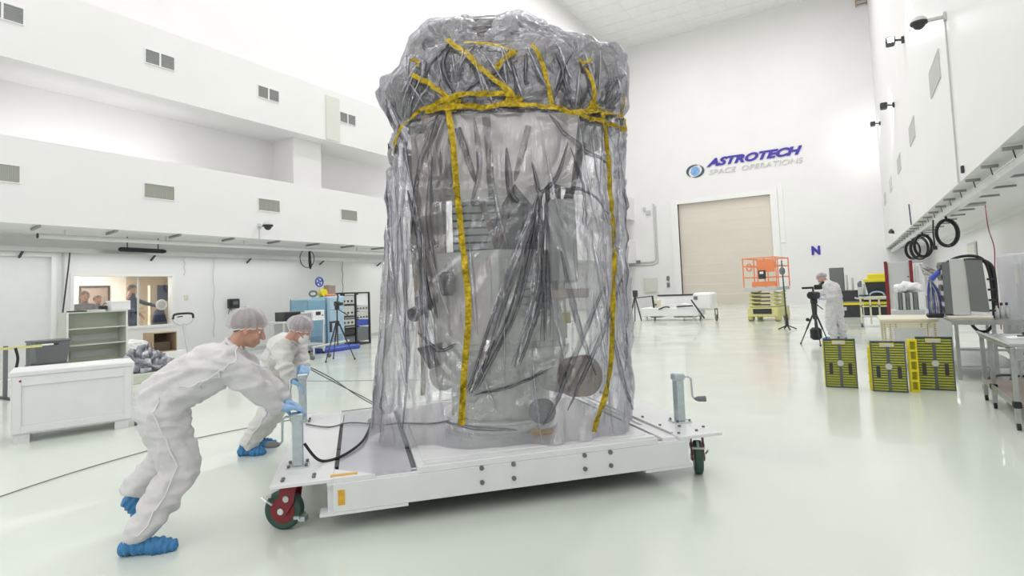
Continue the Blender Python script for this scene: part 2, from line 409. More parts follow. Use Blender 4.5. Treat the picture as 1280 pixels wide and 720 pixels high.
# ---------------------------------------------------------------- vents
def vent_up(y, lab):
    t = thing('wall_vent', lab, 'vent', (-14.5, y, 7.53), 0, 'louvred vents in the upper left fascia')
    g = G()
    for a, b, c, d in ((-.36, .36, -.02, 0), (-.36, .36, .33, .35), (-.36, -.34, 0, .33), (.34, .36, 0, .33), (-.02, .02, 0, .33)): g.bb(-.01, .025, a, b, c, d)
    make('frame', g, M['trim'], t)
    for s in (-1, 1):
        g = G()
        for k in range(7): g.box(.008, s * .18, .03 + k * .046, .02, .31, .022, Matrix.Rotation(.5, 3, 'Y'))
        make('louvre', g, M['vent'], t)['kind'] = 'stuff'
    g = G(); g.bb(-.004, .002, -.34, .34, 0, .33); make('backing', g, M['vent'], t)
for y, l in zip((4.29, 7.35, 10.41, 13.47), ('double louvred vent in the upper left fascia, nearest one at the frame edge', 'second louvred double vent from the left in the upper fascia', 'third louvred double vent from the left in the upper fascia', 'farthest louvred double vent in the upper fascia, beside the cream panel')): vent_up(y, l)
def vent_low(y, lab):
    t = thing('wall_grille', lab, 'vent', (-14.5, y, 4.19), 0, 'plain grilles in the lower left fascia')
    g = G()
    for a, b, c, d in ((-.37, .37, -.02, 0), (-.37, .37, .34, .36), (-.37, -.35, 0, .34), (.35, .37, 0, .34)): g.bb(-.01, .02, a, b, c, d)
    make('frame', g, M['trim'], t)
    g = G()
    for k in range(22): g.bb(0, .012, -.345 + k * .032, -.33 + k * .032, 0, .34)
    make('bars', g, M['ventlow'], t)['kind'] = 'stuff'
    g = G(); g.bb(-.004, .002, -.35, .35, 0, .34); make('backing', g, M['ventlow'], t)
for y, l in zip((4.25, 7.33, 10.38, 13.44), ('grey grille in the lower fascia at the left edge of the frame', 'grey grille of the lower row with a small blue mark, above the window', 'grey grille of the lower row above the domed camera', 'farthest grey grille of the lower row, nearest the wrapped spacecraft')): vent_low(y, l)
for y, l in zip((15.85, 21.7, 27.6, 33.5, 39.4), ('largest and nearest grey grille high on the right wall', 'second grey grille on the right wall', 'third grey grille along the right wall', 'fourth grey grille along the right wall', 'farthest grey grille of the right wall, near the corner')):
    t = thing('wall_grille', l, 'vent', (1.87, y, 5.85), 0, 'grilles high on the right wall')
    g = G()
    for k in range(20): g.bb(-.02, 0, -.84 + k * .085, -.79 + k * .085, 0, .56)
    make('bars', g, M['lgrey'], t)['kind'] = 'stuff'
    g = G(); g.bb(-.024, 0, -.87, .87, -.03, 0).bb(-.024, 0, -.87, .87, .56, .59).bb(-.024, 0, -.87, -.84, 0, .56).bb(-.024, 0, .84, .87, 0, .56); make('frame', g, M['lgrey'], t)
    g = G(); g.bb(-.008, 0, -.84, .84, 0, .56); make('backing', g, M['lgrey'], t)

# ---------------------------------------------------------------- canopy bars, rails
t = thing('canopy_rail', 'white tubular rail under the left canopy soffit', 'rail', (-15.25, 5.17, 3.1))
g = G(); g.cyl((0, 0, .1), (0, 26, .1), .055); make('tube', g, M['trim'], t, smooth=True)
g = G(); g.cyl((0, -.012, .1), (0, 0, .1), .058); make('end_cap', g, M['dark'], t)
for k in range(12):
    g = G(); g.bar((0, .5 + k * 2.2, .15), (0, .5 + k * 2.2, .26), .03); make('hanger', g, M['alu'], t)
t = thing('canopy_bracket', 'dark angle bracket under the outer edge of the left canopy', 'bracket', (-14.52, 3.5, 3.36), 0, 'brackets under the left canopy')
g = G(); g.bar((0, 0, -.03), (-.75, .12, -.03), .05, .05); make('bar', g, M['barg'], t)
ORD = ['nearest', 'second', 'third', 'fourth', 'fifth', 'sixth', 'seventh', 'eighth', 'ninth', 'tenth', 'eleventh', 'twelfth', 'thirteenth', 'fourteenth', 'fifteenth', 'sixteenth', 'seventeenth', 'eighteenth', 'nineteenth', 'twentieth', 'twenty-first', 'twenty-second', 'twenty-third', 'twenty-fourth', 'twenty-fifth', 'farthest']
t['label'] = 'dark angle bracket under the left canopy, nearest to the left edge'
for k in range(1, 14): dup(t, (-14.52, 3.5 + k * 1.45, 3.36), label='dark angle bracket under the left canopy, %s from the left edge' % (ORD[k] if k < 13 else 'farthest'))
t = thing('utility_rail', 'thin white utility channel low under the left canopy by the wall', 'rail', (-16.45, -2, 2.98))
g = G(); g.bb(-.05, .05, 0, 42, -.03, .08); make('channel', g, M['alu'], t)
for k in range(12):
    g = G(); g.bar((0, 1.5 + k * 2.9, -.03), (-.22, 1.5 + k * 2.9, -.16), .04); make('wall_bracket', g, M['dark'], t)
t = thing('cable_sleeve', 'black cable sleeve lying along the rail above the window', 'cable', (-15.9, 7.05, 3.03))
g = G(); g.tube([(0, 0, 0), (0, .03, 0), (0, .1, 0), (0, 1.08, -.01), (0, 1.15, -.01)], [.03, .055, .06, .06, .035], n=10); make('sleeve', g, M['black'], t, smooth=True)
g = G(); g.bar((0, .2, .05), (0, .2, .33), .02).bar((0, .95, .05), (0, .95, .33), .02); make('strap', g, M['dark'], t)
t = thing('cable_tray', 'long white channel rail running under the right canopy', 'rail', (2.16, -4, 3.15))
g = G(); g.bb(-.07, .07, 0, 47, -.05, .06); make('channel', g, M['alu'], t)
g = G(); g.bb(-.09, .09, 0, 47, .06, .075); make('flange', g, M['trim'], t)
t = thing('canopy_crossbar', 'grey cross bar under the right canopy soffit', 'bracket', (1.87, 4.2, 3.30), 0, 'cross bars under the right canopy')
g = G(); g.bar((0, 0, 0), (.22, 0, 0), .05, .05); make('short_bar', g, M['barg'], t)
g = G(); g.bar((.45, 0, 0), (1.0, 0, 0), .045, .045); make('long_bar', g, M['barg'], t)
g = G(); g.bar((.11, 0, .02), (.13, -.06, -.15), .012); make('hanger_wire', g, M['dark'], t)
t['label'] = 'grey cross bar under the right canopy, nearest one, outside the frame edge'
for k in range(1, 26): dup(t, (1.87, 4.2 + k * 1.5, 3.30), label='grey cross bar under the right canopy, %s from the camera' % ORD[k])
t = thing('soffit_trim', 'white edge strip where the right canopy soffit meets its wall', 'trim', (4.0, -4, 3.25))
make('strip', G().bb(-.05, .1, 0, 47, 0, .11), M['trim'], t)

# ---------------------------------------------------------------- sign, letter, wall fittings
def text(name, s, m, parent, loc, h, w, shear=0, bold=0, depth=.03):
    c = bpy.data.curves.new(name, 'FONT'); c.body = s; c.shear = shear; c.offset = bold; c.extrude = depth; c.size = 1
    o = bpy.data.objects.new(name, c); COL.objects.link(o)
    dg = bpy.context.evaluated_depsgraph_get(); dg.update()
    me = bpy.data.meshes.new_from_object(o.evaluated_get(dg)); bpy.data.objects.remove(o)
    xs = [v.co.x for v in me.vertices]; ys = [v.co.y for v in me.vertices]
    sx = w / (max(xs) - min(xs)); sy = h / (max(ys) - min(ys)); x0 = min(xs); y0 = min(ys)
    for v in me.vertices: v.co = Vector(((v.co.x - x0) * sx, -v.co.z, (v.co.y - y0) * sy))
    me.materials.clear(); me.materials.append(m); me.name = name
    q = bpy.data.objects.new(name, me); COL.objects.link(q); q.parent = parent; q.location = loc
    return q
t = thing('company_sign', 'blue ASTROTECH sign with a globe emblem above the tan door', 'sign', (-10.3, 43, 9.5))
text('title_lettering', 'ASTROTECH', M['signblue'], t, (1.5, -.05, .66), .60, 6.35, .35, .045)['label'] = 'bold blue slanted lettering reading ASTROTECH'
text('subtitle_lettering', 'SPACE  OPERATIONS', M['signgrey'], t, (1.65, -.05, .08), .36, 6.2, .2, -.004)['label'] = 'thin pale grey lettering reading SPACE OPERATIONS'
g = G(); g.ball((.66, -.02, .50), .34, .06, .34, 28, 14); make('globe', g, M['globe'], t, smooth=True)
def swoosh(a0, a1, flip):
    vs = []; N = 26
    for i in range(N + 1):
        k = i / N; a = a0 + (a1 - a0) * k; w = .13 * sin(pi * k) ** .8 + .004
        for rad_ in (.56 - w, .56 + w * .25):
            vs.append((.66 + rad_ * 1.12 * cos(a), .5 + rad_ * .84 * sin(a)))
    g = G(); fs = []
    g.add([(x, -.05, z) for x, z in vs] + [(x, 0, z) for x, z in vs], [(2 * i, 2 * i + 1, 2 * i + 3, 2 * i + 2) for i in range(N)] + [(2 * N + 2 + 2 * i, 2 * N + 4 + 2 * i, 2 * N + 5 + 2 * i, 2 * N + 3 + 2 * i) for i in range(N)])
    make('swoosh', g, M['signdark'], t)
swoosh(1.15, 4.2, 0); swoosh(1.15 + pi, 4.2 + pi, 0)
t = thing('wall_letter', 'blue letter N on the far wall right of the scissor lift', 'sign', (-2.32, 43, 3.22))
text('letter', 'N', M['signblue'], t, (0, -.03, 0), .60, .52, 0, .06)
t = thing('wall_conduit', 'grey pipe conduit elbow on the far wall left of the door', 'pipe', (-14.8, 42.95, 3.4))
g = G(); g.tube([(-.6, 0, 0), (1.55, 0, 0), (1.78, 0, .06), (1.86, 0, .28), (1.86, 0, 4.5)], .06, 8); make('pipe', g, M['lgrey'], t, smooth=True)
g = G(); g.tube([(-.6, 0, -.22), (1.6, 0, -.22), (1.98, 0, -.1), (2.02, 0, .28), (2.02, 0, 4.3)], .04, 8); make('thin_pipe', g, M['lgrey'], t, smooth=True)
g = G(); g.bb(-.4, .6, -.1, .05, -.05, .18); make('junction_box', g, M['grey'], t)
g = G(); g.bb(1.25, 1.6, -.12, .05, 3.7, 4.0).bb(1.05, 1.2, -.1, .05, 4.05, 4.3); make('camera_box', g, M['lgrey'], t)
g = G(); g.bb(-13.95, -12.95, 42.88, 42.99, 1.05, 2.15).bb(-13.9, -13.0, 42.86, 42.88, 1.1, 2.1); tag(make('electrical_panel', g, M['panel'], None), 'beige electrical panel on the far wall left of the tan door', 'electrical panel')
g = G(); g.bb(-.88, -.34, 27.5, 27.7, .95, 2.04).bb(-.84, -.38, 27.48, 27.5, 1.0, 1.99); g2 = make('grey_cabinet', g, M['green'], None); tag(g2, 'dark grey upright panel box standing behind the cameraman', 'cabinet')
g = G(); g.bb(-.9, -.34, 27.5, 27.9, 0, .95); make('cabinet_base', g, M['lgrey'], g2)
# fittings on right wall
def dome_cam(loc, flip, lab, s=1.0, wire=None):
    t = thing('dome_camera', lab, 'security camera', loc)
    g = G(); g.cyl((0, 0, 0), (flip * .28 * s, 0, 0), .035 * s).bb(-.02, .02, -.05 * s, .05 * s, -.07 * s, .07 * s); make('arm', g, M['lgrey'], t)
    g = G(); g.ball((flip * .36 * s, 0, .0), .13 * s, .13 * s, .11 * s, half=True); make('housing', g, M['lgrey'], t, smooth=True)
    g = G(); g.lathe([(.13 * s, 0), (.13 * s, -.04 * s), (.1 * s, -.05 * s)], (flip * .36 * s, 0, .005), 16); g.ball((flip * .36 * s, 0, -.04 * s), .095 * s, .095 * s, .09 * s); make('dome', g, M['dark'], t, smooth=True)
    if wire:
        g = G(); g.cyl((0, wire[1], .2 if wire[1] else 0), (0, wire[1], -wire[0]), .016); make('conduit', g, M['lgrey'], t)
dome_cam((1.845, 13.75, 6.65), -1, 'dome security camera high on the right wall with a long conduit below', 1.15, (3.3, .0))
dome_cam((-14.5, 10.05, 3.72), 1, 'small dome security camera on the left fascia under a grille', 1.1, (.36, 0))
def flood(loc, aim, lab, power):
    t = thing('flood_lamp', lab, 'lamp', loc)
    g = G(); g.bb(-.08, 0, -.06, .06, -.1, .1).bar((-.05, 0, 0), (-.3, 0, .05), .05); make('bracket', g, M['dark'], t)
    g = G(); g.cbox(-.5, -.25, -.18, .18, -.1, .14, .03); make('housing', g, M['dark'], t)
    g = G(); g.bb(-.46, -.29, -.185, -.18, -.06, .1) if aim < 0 else g.bb(-.46, -.29, .18, .19, -.06, .1); make('lens', g, M['lampw'], t)
    l = bpy.data.lights.new('flood', 'SPOT'); l.energy = power; l.spot_size = 1.5; l.spot_blend = 1; l.shadow_soft_size = .15
    o = bpy.data.objects.new('flood', l); COL.objects.link(o); o.location = Vector(loc) + Vector((-.4, .3 * aim, .05)); o.rotation_euler = (radians(90) if aim > 0 else radians(-90), 0, 0); o.parent = None
flood((1.87, 21.9, 9.2), -1, 'bright floodlight high on the right wall above the grilles', 90)
flood((1.87, 27.7, 8.6), 1, 'black floodlight on the right wall aimed at the far corner', 400)
flood((1.87, 38.5, 10.4), 1, 'farthest floodlight of the right wall beside the corner', 160)
t = thing('wall_rod', 'thin dark rod standing on the edge of the right canopy', 'rod', (1.83, 24, 3.36)); make('rod', G().cyl((0, 0, 0), (0, .3, .75), .02, n=6), M['navy'], t)
t = thing('wall_horn', 'small black horn on the right wall above the far canopy end', 'speaker', (1.87, 34, 3.75)); make('horn', G().cyl((0, 0, 0), (-.16, -.1, .1), .05, .13), M['dark'], t)
t = thing('wall_sensor', 'tiny black sensor box on the right wall beside the conduit', 'sensor', (1.87, 13.2, 3.52)); make('box', G().cbox(-.05, 0, -.04, .04, -.07, .07, .01), M['dark'], t)
t = thing('wall_ladder', 'pinkish metal ladder segment high in the far right corner', 'ladder', (1.2, 42.9, 19.3))
for s in (0, .6): make('rail', G().bb(s, s + .07, -.06, 0, 0, 1.4), M['card'], t)
for k in range(5): make('rung', G().bb(.07, .6, -.05, -.01, .1 + k * .28, .18 + k * .28), M['copper'], t)

# cable coils on the right rail
def coil(y, R_, turns, lab, seed):
    rnd = random.Random(seed)
    t = thing('cable_coil', lab, 'cable', (2.16, y, 3.1), 0, 'black cable coils hanging from the right rail')
    pts = []
    for i in range(turns * 24 + 1):
        a = 2 * pi * i / 24; k = i // 24
        q = R_ * (1 + .10 * sin(k * 2.1 + seed))
        pts.append((q * .66 * sin(a) + .02 * sin(k * 3.3), .05 * sin(k * 1.7) + .03 * cos(a * .5), -R_ * 1.12 - q * cos(a + pi) * -1 * -1 - .05))
    make('loops', G().tube(pts, .014, 5), M['black'], t, smooth=True)
    make('strap', G().box(0, 0, -.04, .05, .08, .12), M['dark'], t)
    return t
t = coil(18.5, .34, 7, 'large round black cable coil nearest along the right rail', 1)
make('hanging_plug', G().tube([(-.27, 0, -.06), (-.29, 0, -.4), (-.28, 0, -.75)], .02, 6).box(-.28, 0, -.8, .1, .1, .1), M['black'], t)
coil(24.5, .38, 8, 'tangled black cable coil in the middle of the right rail', 2)
coil(25.8, .40, 6, 'untidy loose black cable coil behind the middle one', 3)
coil(28.5, .36, 8, 'farthest small black cable coil on the right rail', 4)

# left wall fittings
t = thing('pipe_conduit', 'thin white conduit with a black valve between door and window', 'pipe', (-16.66, 6.16, 0))
make('pipe', G().cyl((0, 0, .5), (0, 0, 2.98), .02), M['lgrey'], t)
make('valve', G().box(.05, .05, 1.25, .08, .16, .05).box(.05, 0, 1.18, .06, .08, .16), M['dark'], t)
t = thing('hanging_cable', 'black cable hanging from the rail down to the grey bins', 'cable', (-16.5, 6.24, 0))
make('cord', G().tube(smoothpath([(0, 0, 3.0), (0, -.03, 2.6), (0, -.09, 2.0), (0, -.19, .9), (0, -.22, .02)]), .018, 6), M['dark'], t, smooth=True)
for y, z0, lab in ((9.95, .55, 'wavy grey cord hanging down the left wall beside the phone'), (9.08, 2.4, 'short grey cord hanging above the light switch'), (15.0, 1.7, 'thin cord hanging beside the blue cabinets')):
    t = thing('wall_cable', lab, 'cable', (-16.6, y, 0))
    make('cord', G().tube([(.0, .02 * sin(k * 1.3), 3.0 - (3.0 - z0) * k / 14) for k in range(15)], .011, 5), M['lgrey'] if y < 14 else M['dark'], t, smooth=True)
g = G(); g.cbox(-16.7, -16.68, 9.12, 9.24, 1.68, 1.84, .004); sw = tag(make('light_switch', g, M['panel']), 'cream light switch plate right of the window', 'light switch')
make('toggle', G().bb(-16.69, -16.66, 9.165, 9.195, 1.74, 1.78), M['cream'], sw)
t = thing('wall_phone', 'black wall telephone with a curly cord', 'telephone', (-16.7, 10.62, 1.38))
make('body', G().cbox(0, .09, -.19, .19, 0, .3, .02), M['dark'], t)
make('handset', G().cbox(.09, .15, -.19, -.1, .03, .28, .02), M['black'], t)
make('keypad', G().bb(.09, .095, -.04, .12, .12, .22), M['grey'], t)
make('cord', G().tube(smoothpath([(.12, -.15, .05), (.12, -.22, -.15), (.12, -.18, -.22), (.12, -.12, -.1), (.05, -.1, 0)]), .012, 5), M['dark'], t, smooth=True)
t = thing('hook_coil', 'black strap and cable hanging from the left rail end', 'cable', (-15.25, 12.3, 2.56))
make('loop', G().tube([(0, .28 * sin(a), .35 + .3 * cos(a)) for a in [2 * pi * k / 20 for k in range(21)]], .015, 5), M['dark'], t, smooth=True)
make('connector', G().tube([(0, .1, .66), (0, .1, .3), (0, .12, .1), (0, .12, 0)], [.03, .05, .05, .02], 8), M['black'], t, smooth=True)
# ---------------------------------------------------------------- transport cart
CA = math.atan2(.7266, .687)
CO = Vector((-3.385, 2.398, 0))
def cart_pt(a, b, z=0): return CO + Vector((cos(CA), sin(CA), 0)) * a + Vector((-sin(CA), cos(CA), 0)) * b + Vector((0, 0, z))
cart = thing('transport_cart', 'low white wheeled transport cart carrying the wrapped spacecraft', 'cart', CO, CA)
CW = 2.35
def plate_poly(m): return [(m(0), 0), (m(.66), 0), (m(.36), .28), (m(.36), CW - .28), (m(.66), CW), (m(0), CW)]
for s, m in ((0, lambda x: x), (1, lambda x: 3.464 - x)):
    make('end_plate', G().prism([(m(0), 0), (m(.40), 0), (m(.40), CW), (m(0), CW)], .345, .37, 'xy'), M['deck'], cart, bevel=.004)
make('gusset', G().prism([(.40, 0), (.68, 0), (.40, .22)], .345, .3705, 'xy'), M['deck'], cart)
for sgn in (0, 1):
    y0 = 0 if sgn == 0 else CW - .12
    g = G(); g.bb(.36, 3.16, y0 + .05, y0 + .07, .13, .345)
    g.bb(.36, 3.16, y0, y0 + .12, .325, .345)
    make('side_beam', g, M['beam'], cart)
    make('bottom_flange', G().bb(.31, .9, y0 - .005, y0 + .12, .125, .145), M['beam'], cart)
    make('bottom_flange', G().bb(2.75, 3.16, y0 - .005, y0 + .12, .125, .145), M['beam'], cart)
make('beam_face', G().bb(.40, 3.14, -.004, .05, .145, .335), M['beam'], cart, bevel=.004)
for x in (.36, 3.1):
    make('cross_beam', G().bb(x, x + .06, .12, CW - .12, .14, .345), M['beam'], cart)
make('floor_panel', G().bb(.43, .93, .03, CW - .05, .345, .368), M['plate'], cart)
make('floor_panel', G().bb(2.93, 3.05, .03, CW - .05, .345, .368), M['deck'], cart)
make('under_plate', G().bb(.9, 2.95, .1, CW - .1, .20, .33), M['grey'], cart)
rd = make('raised_deck', G().cbox(.97, 2.87, -.005, CW, .335, .385, .006), M['beam'], cart)
make('deck_sheet', G().cbox(1.02, 2.82, .10, CW - .08, .385, .398, .004), M['deck'], rd)
make('edge_strip', G().bb(1.02, 2.85, .0, .06, .385, .40), M['beam'], rd)
make('dark_slot', G().bb(.93, .965, .12, .62, .30, .352).bb(.93, .965, .72, 1.4, .30, .352), M['grey'], cart)['kind'] = 'stuff'
for y0, y1 in ((.27, .75), (.78, 1.75)): make('seam_gap', G().bb(.405, .428, y0, y1, .34, .3715), M['black'], cart)
for y0, y1 in ((.12, CW - .1),): make('seam_rail', G().bb(3.055, 3.08, y0, y1, .35, .385).bb(2.98, 3.0, .5, y1, .35, .38), M['alu'], cart)['kind'] = 'stuff'
for x in (1.43, 1.67, 2.235, 2.45):
    for z in (.327, .225):
        make('bolt', G().cyl((x, -.004, z - .005), (x, -.018, z - .005), .017, n=8), M['bolt'], cart)
for x, y in ((.07, .07), (.07, .12), (.27, .08), (.27, .14), (.08, .34), (.2, .34), (3.3, .12), (3.42, .2), (3.42, .45), (3.25, .3), (3.12, .1), (3.12, .4), (3.14, .75)):
    make('deck_bolt', G().cyl((x, y, .37), (x, y, .382), .013, n=8), M['bolt'], cart)
make('amber_label', G().bb(.38, .56, .04, .085, .3705, .374), M['amber'], cart)['label'] = 'amber tape strip on the white end plate'
make('amber_tag', G().bb(.43, .475, -.008, -.004, .19, .29), M['amber'], cart)['label'] = 'small amber label on the beam end'
make('amber_wrap', G().cbox(1.93, 2.14, .40, .46, .398, .44, .01), M['amber'], cart)['label'] = 'crumpled amber tape at the foot of the spacecraft'
make('end_dark_label', G().bb(.1, .17, .2, .202, .3705, .372), M['signgrey'], cart)
def castor(a, b, rz, lab):
    t = thing('castor', lab, 'castor', cart_pt(a, b), CA + rz)
    R_ = .135
    w = make('wheel', G().lathe([(.0, -.032), (R_ * .78, -.032), (R_ * .86, -.036), (R_ * .97, -.03), (R_, -.015), (R_, .015), (R_ * .97, .03), (R_ * .86, .036), (R_ * .78, .032), (0, .032)]), M['wheelrub'], t, smooth=True, rot=(radians(90), 0, 0), loc=(-.04, 0, R_))
    make('rim', G().cyl((0, 0, -.035), (0, 0, .035), R_ * .66, n=24), M['maroon'], w)
    make('hub', G().cyl((0, 0, -.062), (0, 0, .062), .022, n=12), M['alu'], w)
    for s in (-1, 1):
        make('fork', G().prism([(-.075, .11), (-.01, .10), (.055, .2), (.075, .325), (-.04, .325), (-.055, .2)], s * .042, s * .054), M['maroon'], t)
        make('cap', G().cyl((.0, s * .054, .22), (0, s * .062, .22), .022, n=10), M['lgrey'], t)
    make('swivel', G().bb(-.06, .09, -.06, .06, .318, .33).cyl((.02, 0, .325), (.02, 0, .345), .055), M['maroon'], t)
    make('brake_pedal', G().bar((-.13, -.05, .23), (-.13, .05, .23), .03, .012).bar((-.13, 0, .23), (-.05, 0, .27), .02, .02), M['lgrey'], t)
    make('brake_arm', G().tube([(-.17, -.07, .235), (-.13, -.075, .21), (-.10, -.06, .18)], .008, 5), M['alu'], t)
    make('lock', G().bb(.07, .12, -.03, .03, .06, .09).bb(.05, .09, -.05, .05, .08, .10), M['zinc'], t)
    return t
castor(.10, .22, radians(-22), 'large red and green castor at the near left corner of the cart')
castor(3.36, .22, radians(62), 'green castor with red fork at the near right corner of the cart')
castor(.12, CW - .3, radians(-10), 'castor at the far left corner of the cart')
castor(3.34, CW - .3, radians(20), 'castor at the far right corner of the cart')
def jack(a, b, h, lab, cr, knob=M['grey']):
    t = thing('jack_post', lab, 'jack', cart_pt(a, b, .37), CA)
    make('foot_plate', G().bb(-.075, .075, -.075, .075, 0, .012), M['alu'], t)
    make('tube', G().bb(-.038, .038, -.038, .038, .012, h - .02), M['zinc'], t, bevel=.008)
    make('head', G().cbox(-.05, .05, -.045, .045, h - .03, h + .03, .01), M['zinc'], t)
    d = Matrix.Rotation(cr, 3, 'Z')
    P_ = [d @ Vector(q) for q in ((0, 0, h), (.09, 0, h), (.115, 0, h - .02), (.12, 0, h - .18), (.14, 0, h - .2))]
    c = make('crank', G().tube(P_, .009, 7), M['zinc'], t, smooth=True)
    q = d @ Vector((.14, 0, h - .2)); q2 = d @ Vector((.235, 0, h - .2))
    make('crank_grip', G().cyl(q, q.lerp(q2, .3), .012, .024).cyl(q.lerp(q2, .3), q2, .024, .026), knob, c)
    for x, y in ((-.06, -.06), (.06, -.06), (-.06, .06), (.06, .06)): make('bolt', G().cyl((x, y, .012), (x, y, .03), .011, n=7), M['bolt'], t)
    return t
jack(.14, .40, .36, 'square steel jack post at the near left corner, gripped by the front worker', radians(160))
jack(.04, 1.95, .45, 'square steel jack post at the far left corner, held by the second worker', radians(200))
jack(3.35, .45, .40, 'square steel jack post with crank at the right end of the cart', radians(-22))
jack(3.33, CW - .3, .40, 'steel jack post at the hidden far right corner of the cart', radians(0))

# ---------------------------------------------------------------- wrapped spacecraft
BC = Vector((-2.915, 4.569, 0))
BZ = math.atan2(.538, .843)          # local +x runs to the right of the picture, local -y faces the camera
Lt = [(.38, 1.24), (.77, 1.25), (1.145, 1.21), (1.52, 1.155), (1.9, 1.11), (2.29, 1.07), (2.75, 1.035), (3.0, 1.02), (3.2, 1.05), (3.36, 1.12), (3.5, 1.17), (3.56, 1.12), (3.62, 1.0), (3.79, .91), (3.97, .88), (4.08, .80), (4.17, .66), (4.215, .55), (4.24, .2), (4.29, -.18)]
Rt = [(.38, 1.20), (.82, 1.27), (1.27, 1.285), (2.05, 1.30), (2.83, 1.34), (3.3, 1.375), (3.74, 1.405), (3.83, 1.36), (3.87, 1.22), (3.91, 1.03), (3.98, .90), (4.03, .73), (4.14, .63), (4.22, .51), (4.26, .42), (4.29, .30)]
Ht = [(.38, .98), (1.0, .95), (2.0, .93), (3.0, .93), (3.25, .88), (3.6, .76), (3.9, .60), (4.1, .46), (4.22, .30), (4.29, .04)]
def ring(z, th, k=1.0):
    zz_ = z
    z = 3.7 + (z - 3.7) * 1.0
    l = lerp(Lt, z); r_ = lerp(Rt, z); h = lerp(Ht, z)
    fac = (5.42 - .5 * h) / 5.42
    l *= fac; r_ *= fac
    c = (r_ - l) / 2; w = (r_ + l) / 2; n = 2 / 3.0
    cc, ss = cos(th), sin(th)
    x = c + w * k * math.copysign(abs(cc) ** n, cc)
    y = h * k * math.copysign(abs(ss) ** n, ss)
    return Vector((x, y, z))
zs = []
NZ = 250
for i in range(NZ + 1):
    t_ = i / NZ
    zs.append(.405 + (4.29 - .405) * (t_ if t_ < .8 else .8 + .2 * sin((t_ - .8) / .2 * pi / 2) ** 1.0))
def wrinkle(p, th, z, amp=1.0):
    q = Vector((cos(th) * 3.2, sin(th) * 3.2, z * .32))
    a = 1 - abs(noise.noise(q * 1.1)) * 2.6
    b = 1 - abs(noise.noise(q * 2.6 + Vector((7, 3, z * .8)))) * 2.6
    jit = noise.noise_vector(p * 1.3) * .35
    zk = 1 if z > 3.05 else .4
    e = noise.voronoi(Vector((p.x * 3.2, p.y * 3.2, p.z * .8 * zk + p.x * .5)) + jit)[0]
    h = noise.voronoi(Vector((p.x * 7, p.y * 7, p.z * 2.6 * zk)) + jit * 2 + Vector((3, 3, 3)))[0]
    c = min(1, (e[1] - e[0]) * 3); d = min(1, (h[1] - h[0]) * 2.5)
    hi = min(1, max(0, (z - 3.05) / .1))
    return amp * ((a * .035 + b * .018) * (1 - .6 * hi) + .015 - (1 - c) * (.035 + .012 * hi) - (1 - d) * (.012 + .004 * hi))
FANS = [((.34, 2.37), 22, .040, 1.9, -1), ((-.34, 3.13), 16, .030, .8, 0), ((.87, 3.07), 16, .026, .7, 0), ((-.26, .82), 14, .026, .9, 0), ((.17, 3.2), 14, .02, .5, 0), ((-.98, 3.0), 12, .02, .6, 0), ((-.38, 3.8), 12, .022, .5, 0), ((.36, 3.7), 12, .02, .45, 0), ((.38, 1.0), 12, .022, .6, 0)]
CR = [((.34, 2.36), (-.24, .82), .05), ((.33, 2.36), (.1, .9), .04), ((.5, 1.9), (.4, .9), .03), ((1.0, 1.9), (.45, .75), .04), ((.6, 2.8), (.35, 2.36), .035), ((.5, 2.4), (.95, 2.15), .03), ((.45, 3.0), (1.0, 2.6), .04), ((-.6, 2.9), (-.7, 1.5), .04), ((-.9, 2.7), (-.95, .7), .04), ((-.1, 2.9), (-.2, 2.1), .03), ((-.26, .82), (.4, 1.0), .03), ((.18, 3.0), (.1, 2.5), .03), ((-.7, 1.4), (-.3, 1.1), .03), ((1.1, 1.2), (.7, .6), .03)]
def gathers(x, z):
    w = 0
    for (fx, fz), n_, am, rad_, dr in FANS:
        dx, dz = x - fx, z - fz; q = math.hypot(dx, dz)
        if q > rad_ or (dr < 0 and dz > .15): continue
        an = math.atan2(dx, dz)
        s_ = abs(sin(an * n_ / 2 + 1.5 * noise.noise(Vector((an * 2, fx, fz)))))
        w += am * (.5 - s_) * min(1, q / .12) * (1 - q / rad_) ** .6
    for (x0, z0), (x1, z1), am in CR:
        vx, vz = x1 - x0, z1 - z0; L2 = vx * vx + vz * vz
        t_ = max(0, min(1, ((x - x0) * vx + (z - z0) * vz) / L2)); bow = .05 * sin(t_ * pi)
        q = math.hypot(x - x0 - vx * t_ - bow, z - z0 - vz * t_)
        if q < .12: w += am * max(0, 1 - q / .035) - am * .5 * max(0, 1 - abs(q - .055) / .03)
    return w
g = G(); NT = 400
vv = []
for i, z in enumerate(zs):
    for j in range(NT):
        th = 2 * pi * j / NT
        p = ring(z, th)
        n_ = Vector((cos(th), sin(th), 0))
        top = min(1, (4.29 - z) / .25)
        w = wrinkle(p, th, z) * (.25 + .75 * top)
        if sin(th) < .15: w += gathers(p.x, z)
        # the film is drawn in a little where the horizontal tape ties it
        w -= .05 * math.exp(-((z - 3.10) / .07) ** 2)
        p += n_ * w
        if z > 3.3: p.z += (noise.voronoi(Vector((p.x * 3.4, p.y * 3.4, 1.7)))[0][0] - .35) * .07 * min(1, (z - 3.3) / .3)
        if z < .7: # loose hem
            p += n_ * .05 * (1 - (z - .385) / .315) * sin(th * 17 + 2 * sin(th * 5))
        if z > 3.6: p.z -= .05 * min(1, (z - 3.6) / .3) - .06 * math.exp(-((p.x - .25) / .16) ** 2) * (z > 4.0) + .05 * math.exp(-((p.x + .05) / .12) ** 2) * (z > 4.0) - .03 * math.exp(-((p.x + .5) / .12) ** 2)
        vv.append(p)
g.v = [tuple(p) for p in vv]
for i in range(NZ):
    for j in range(NT):
        k = (j + 1) % NT; g.f.append((i * NT + j, i * NT + k, i * NT + NT + k, i * NT + NT + j))
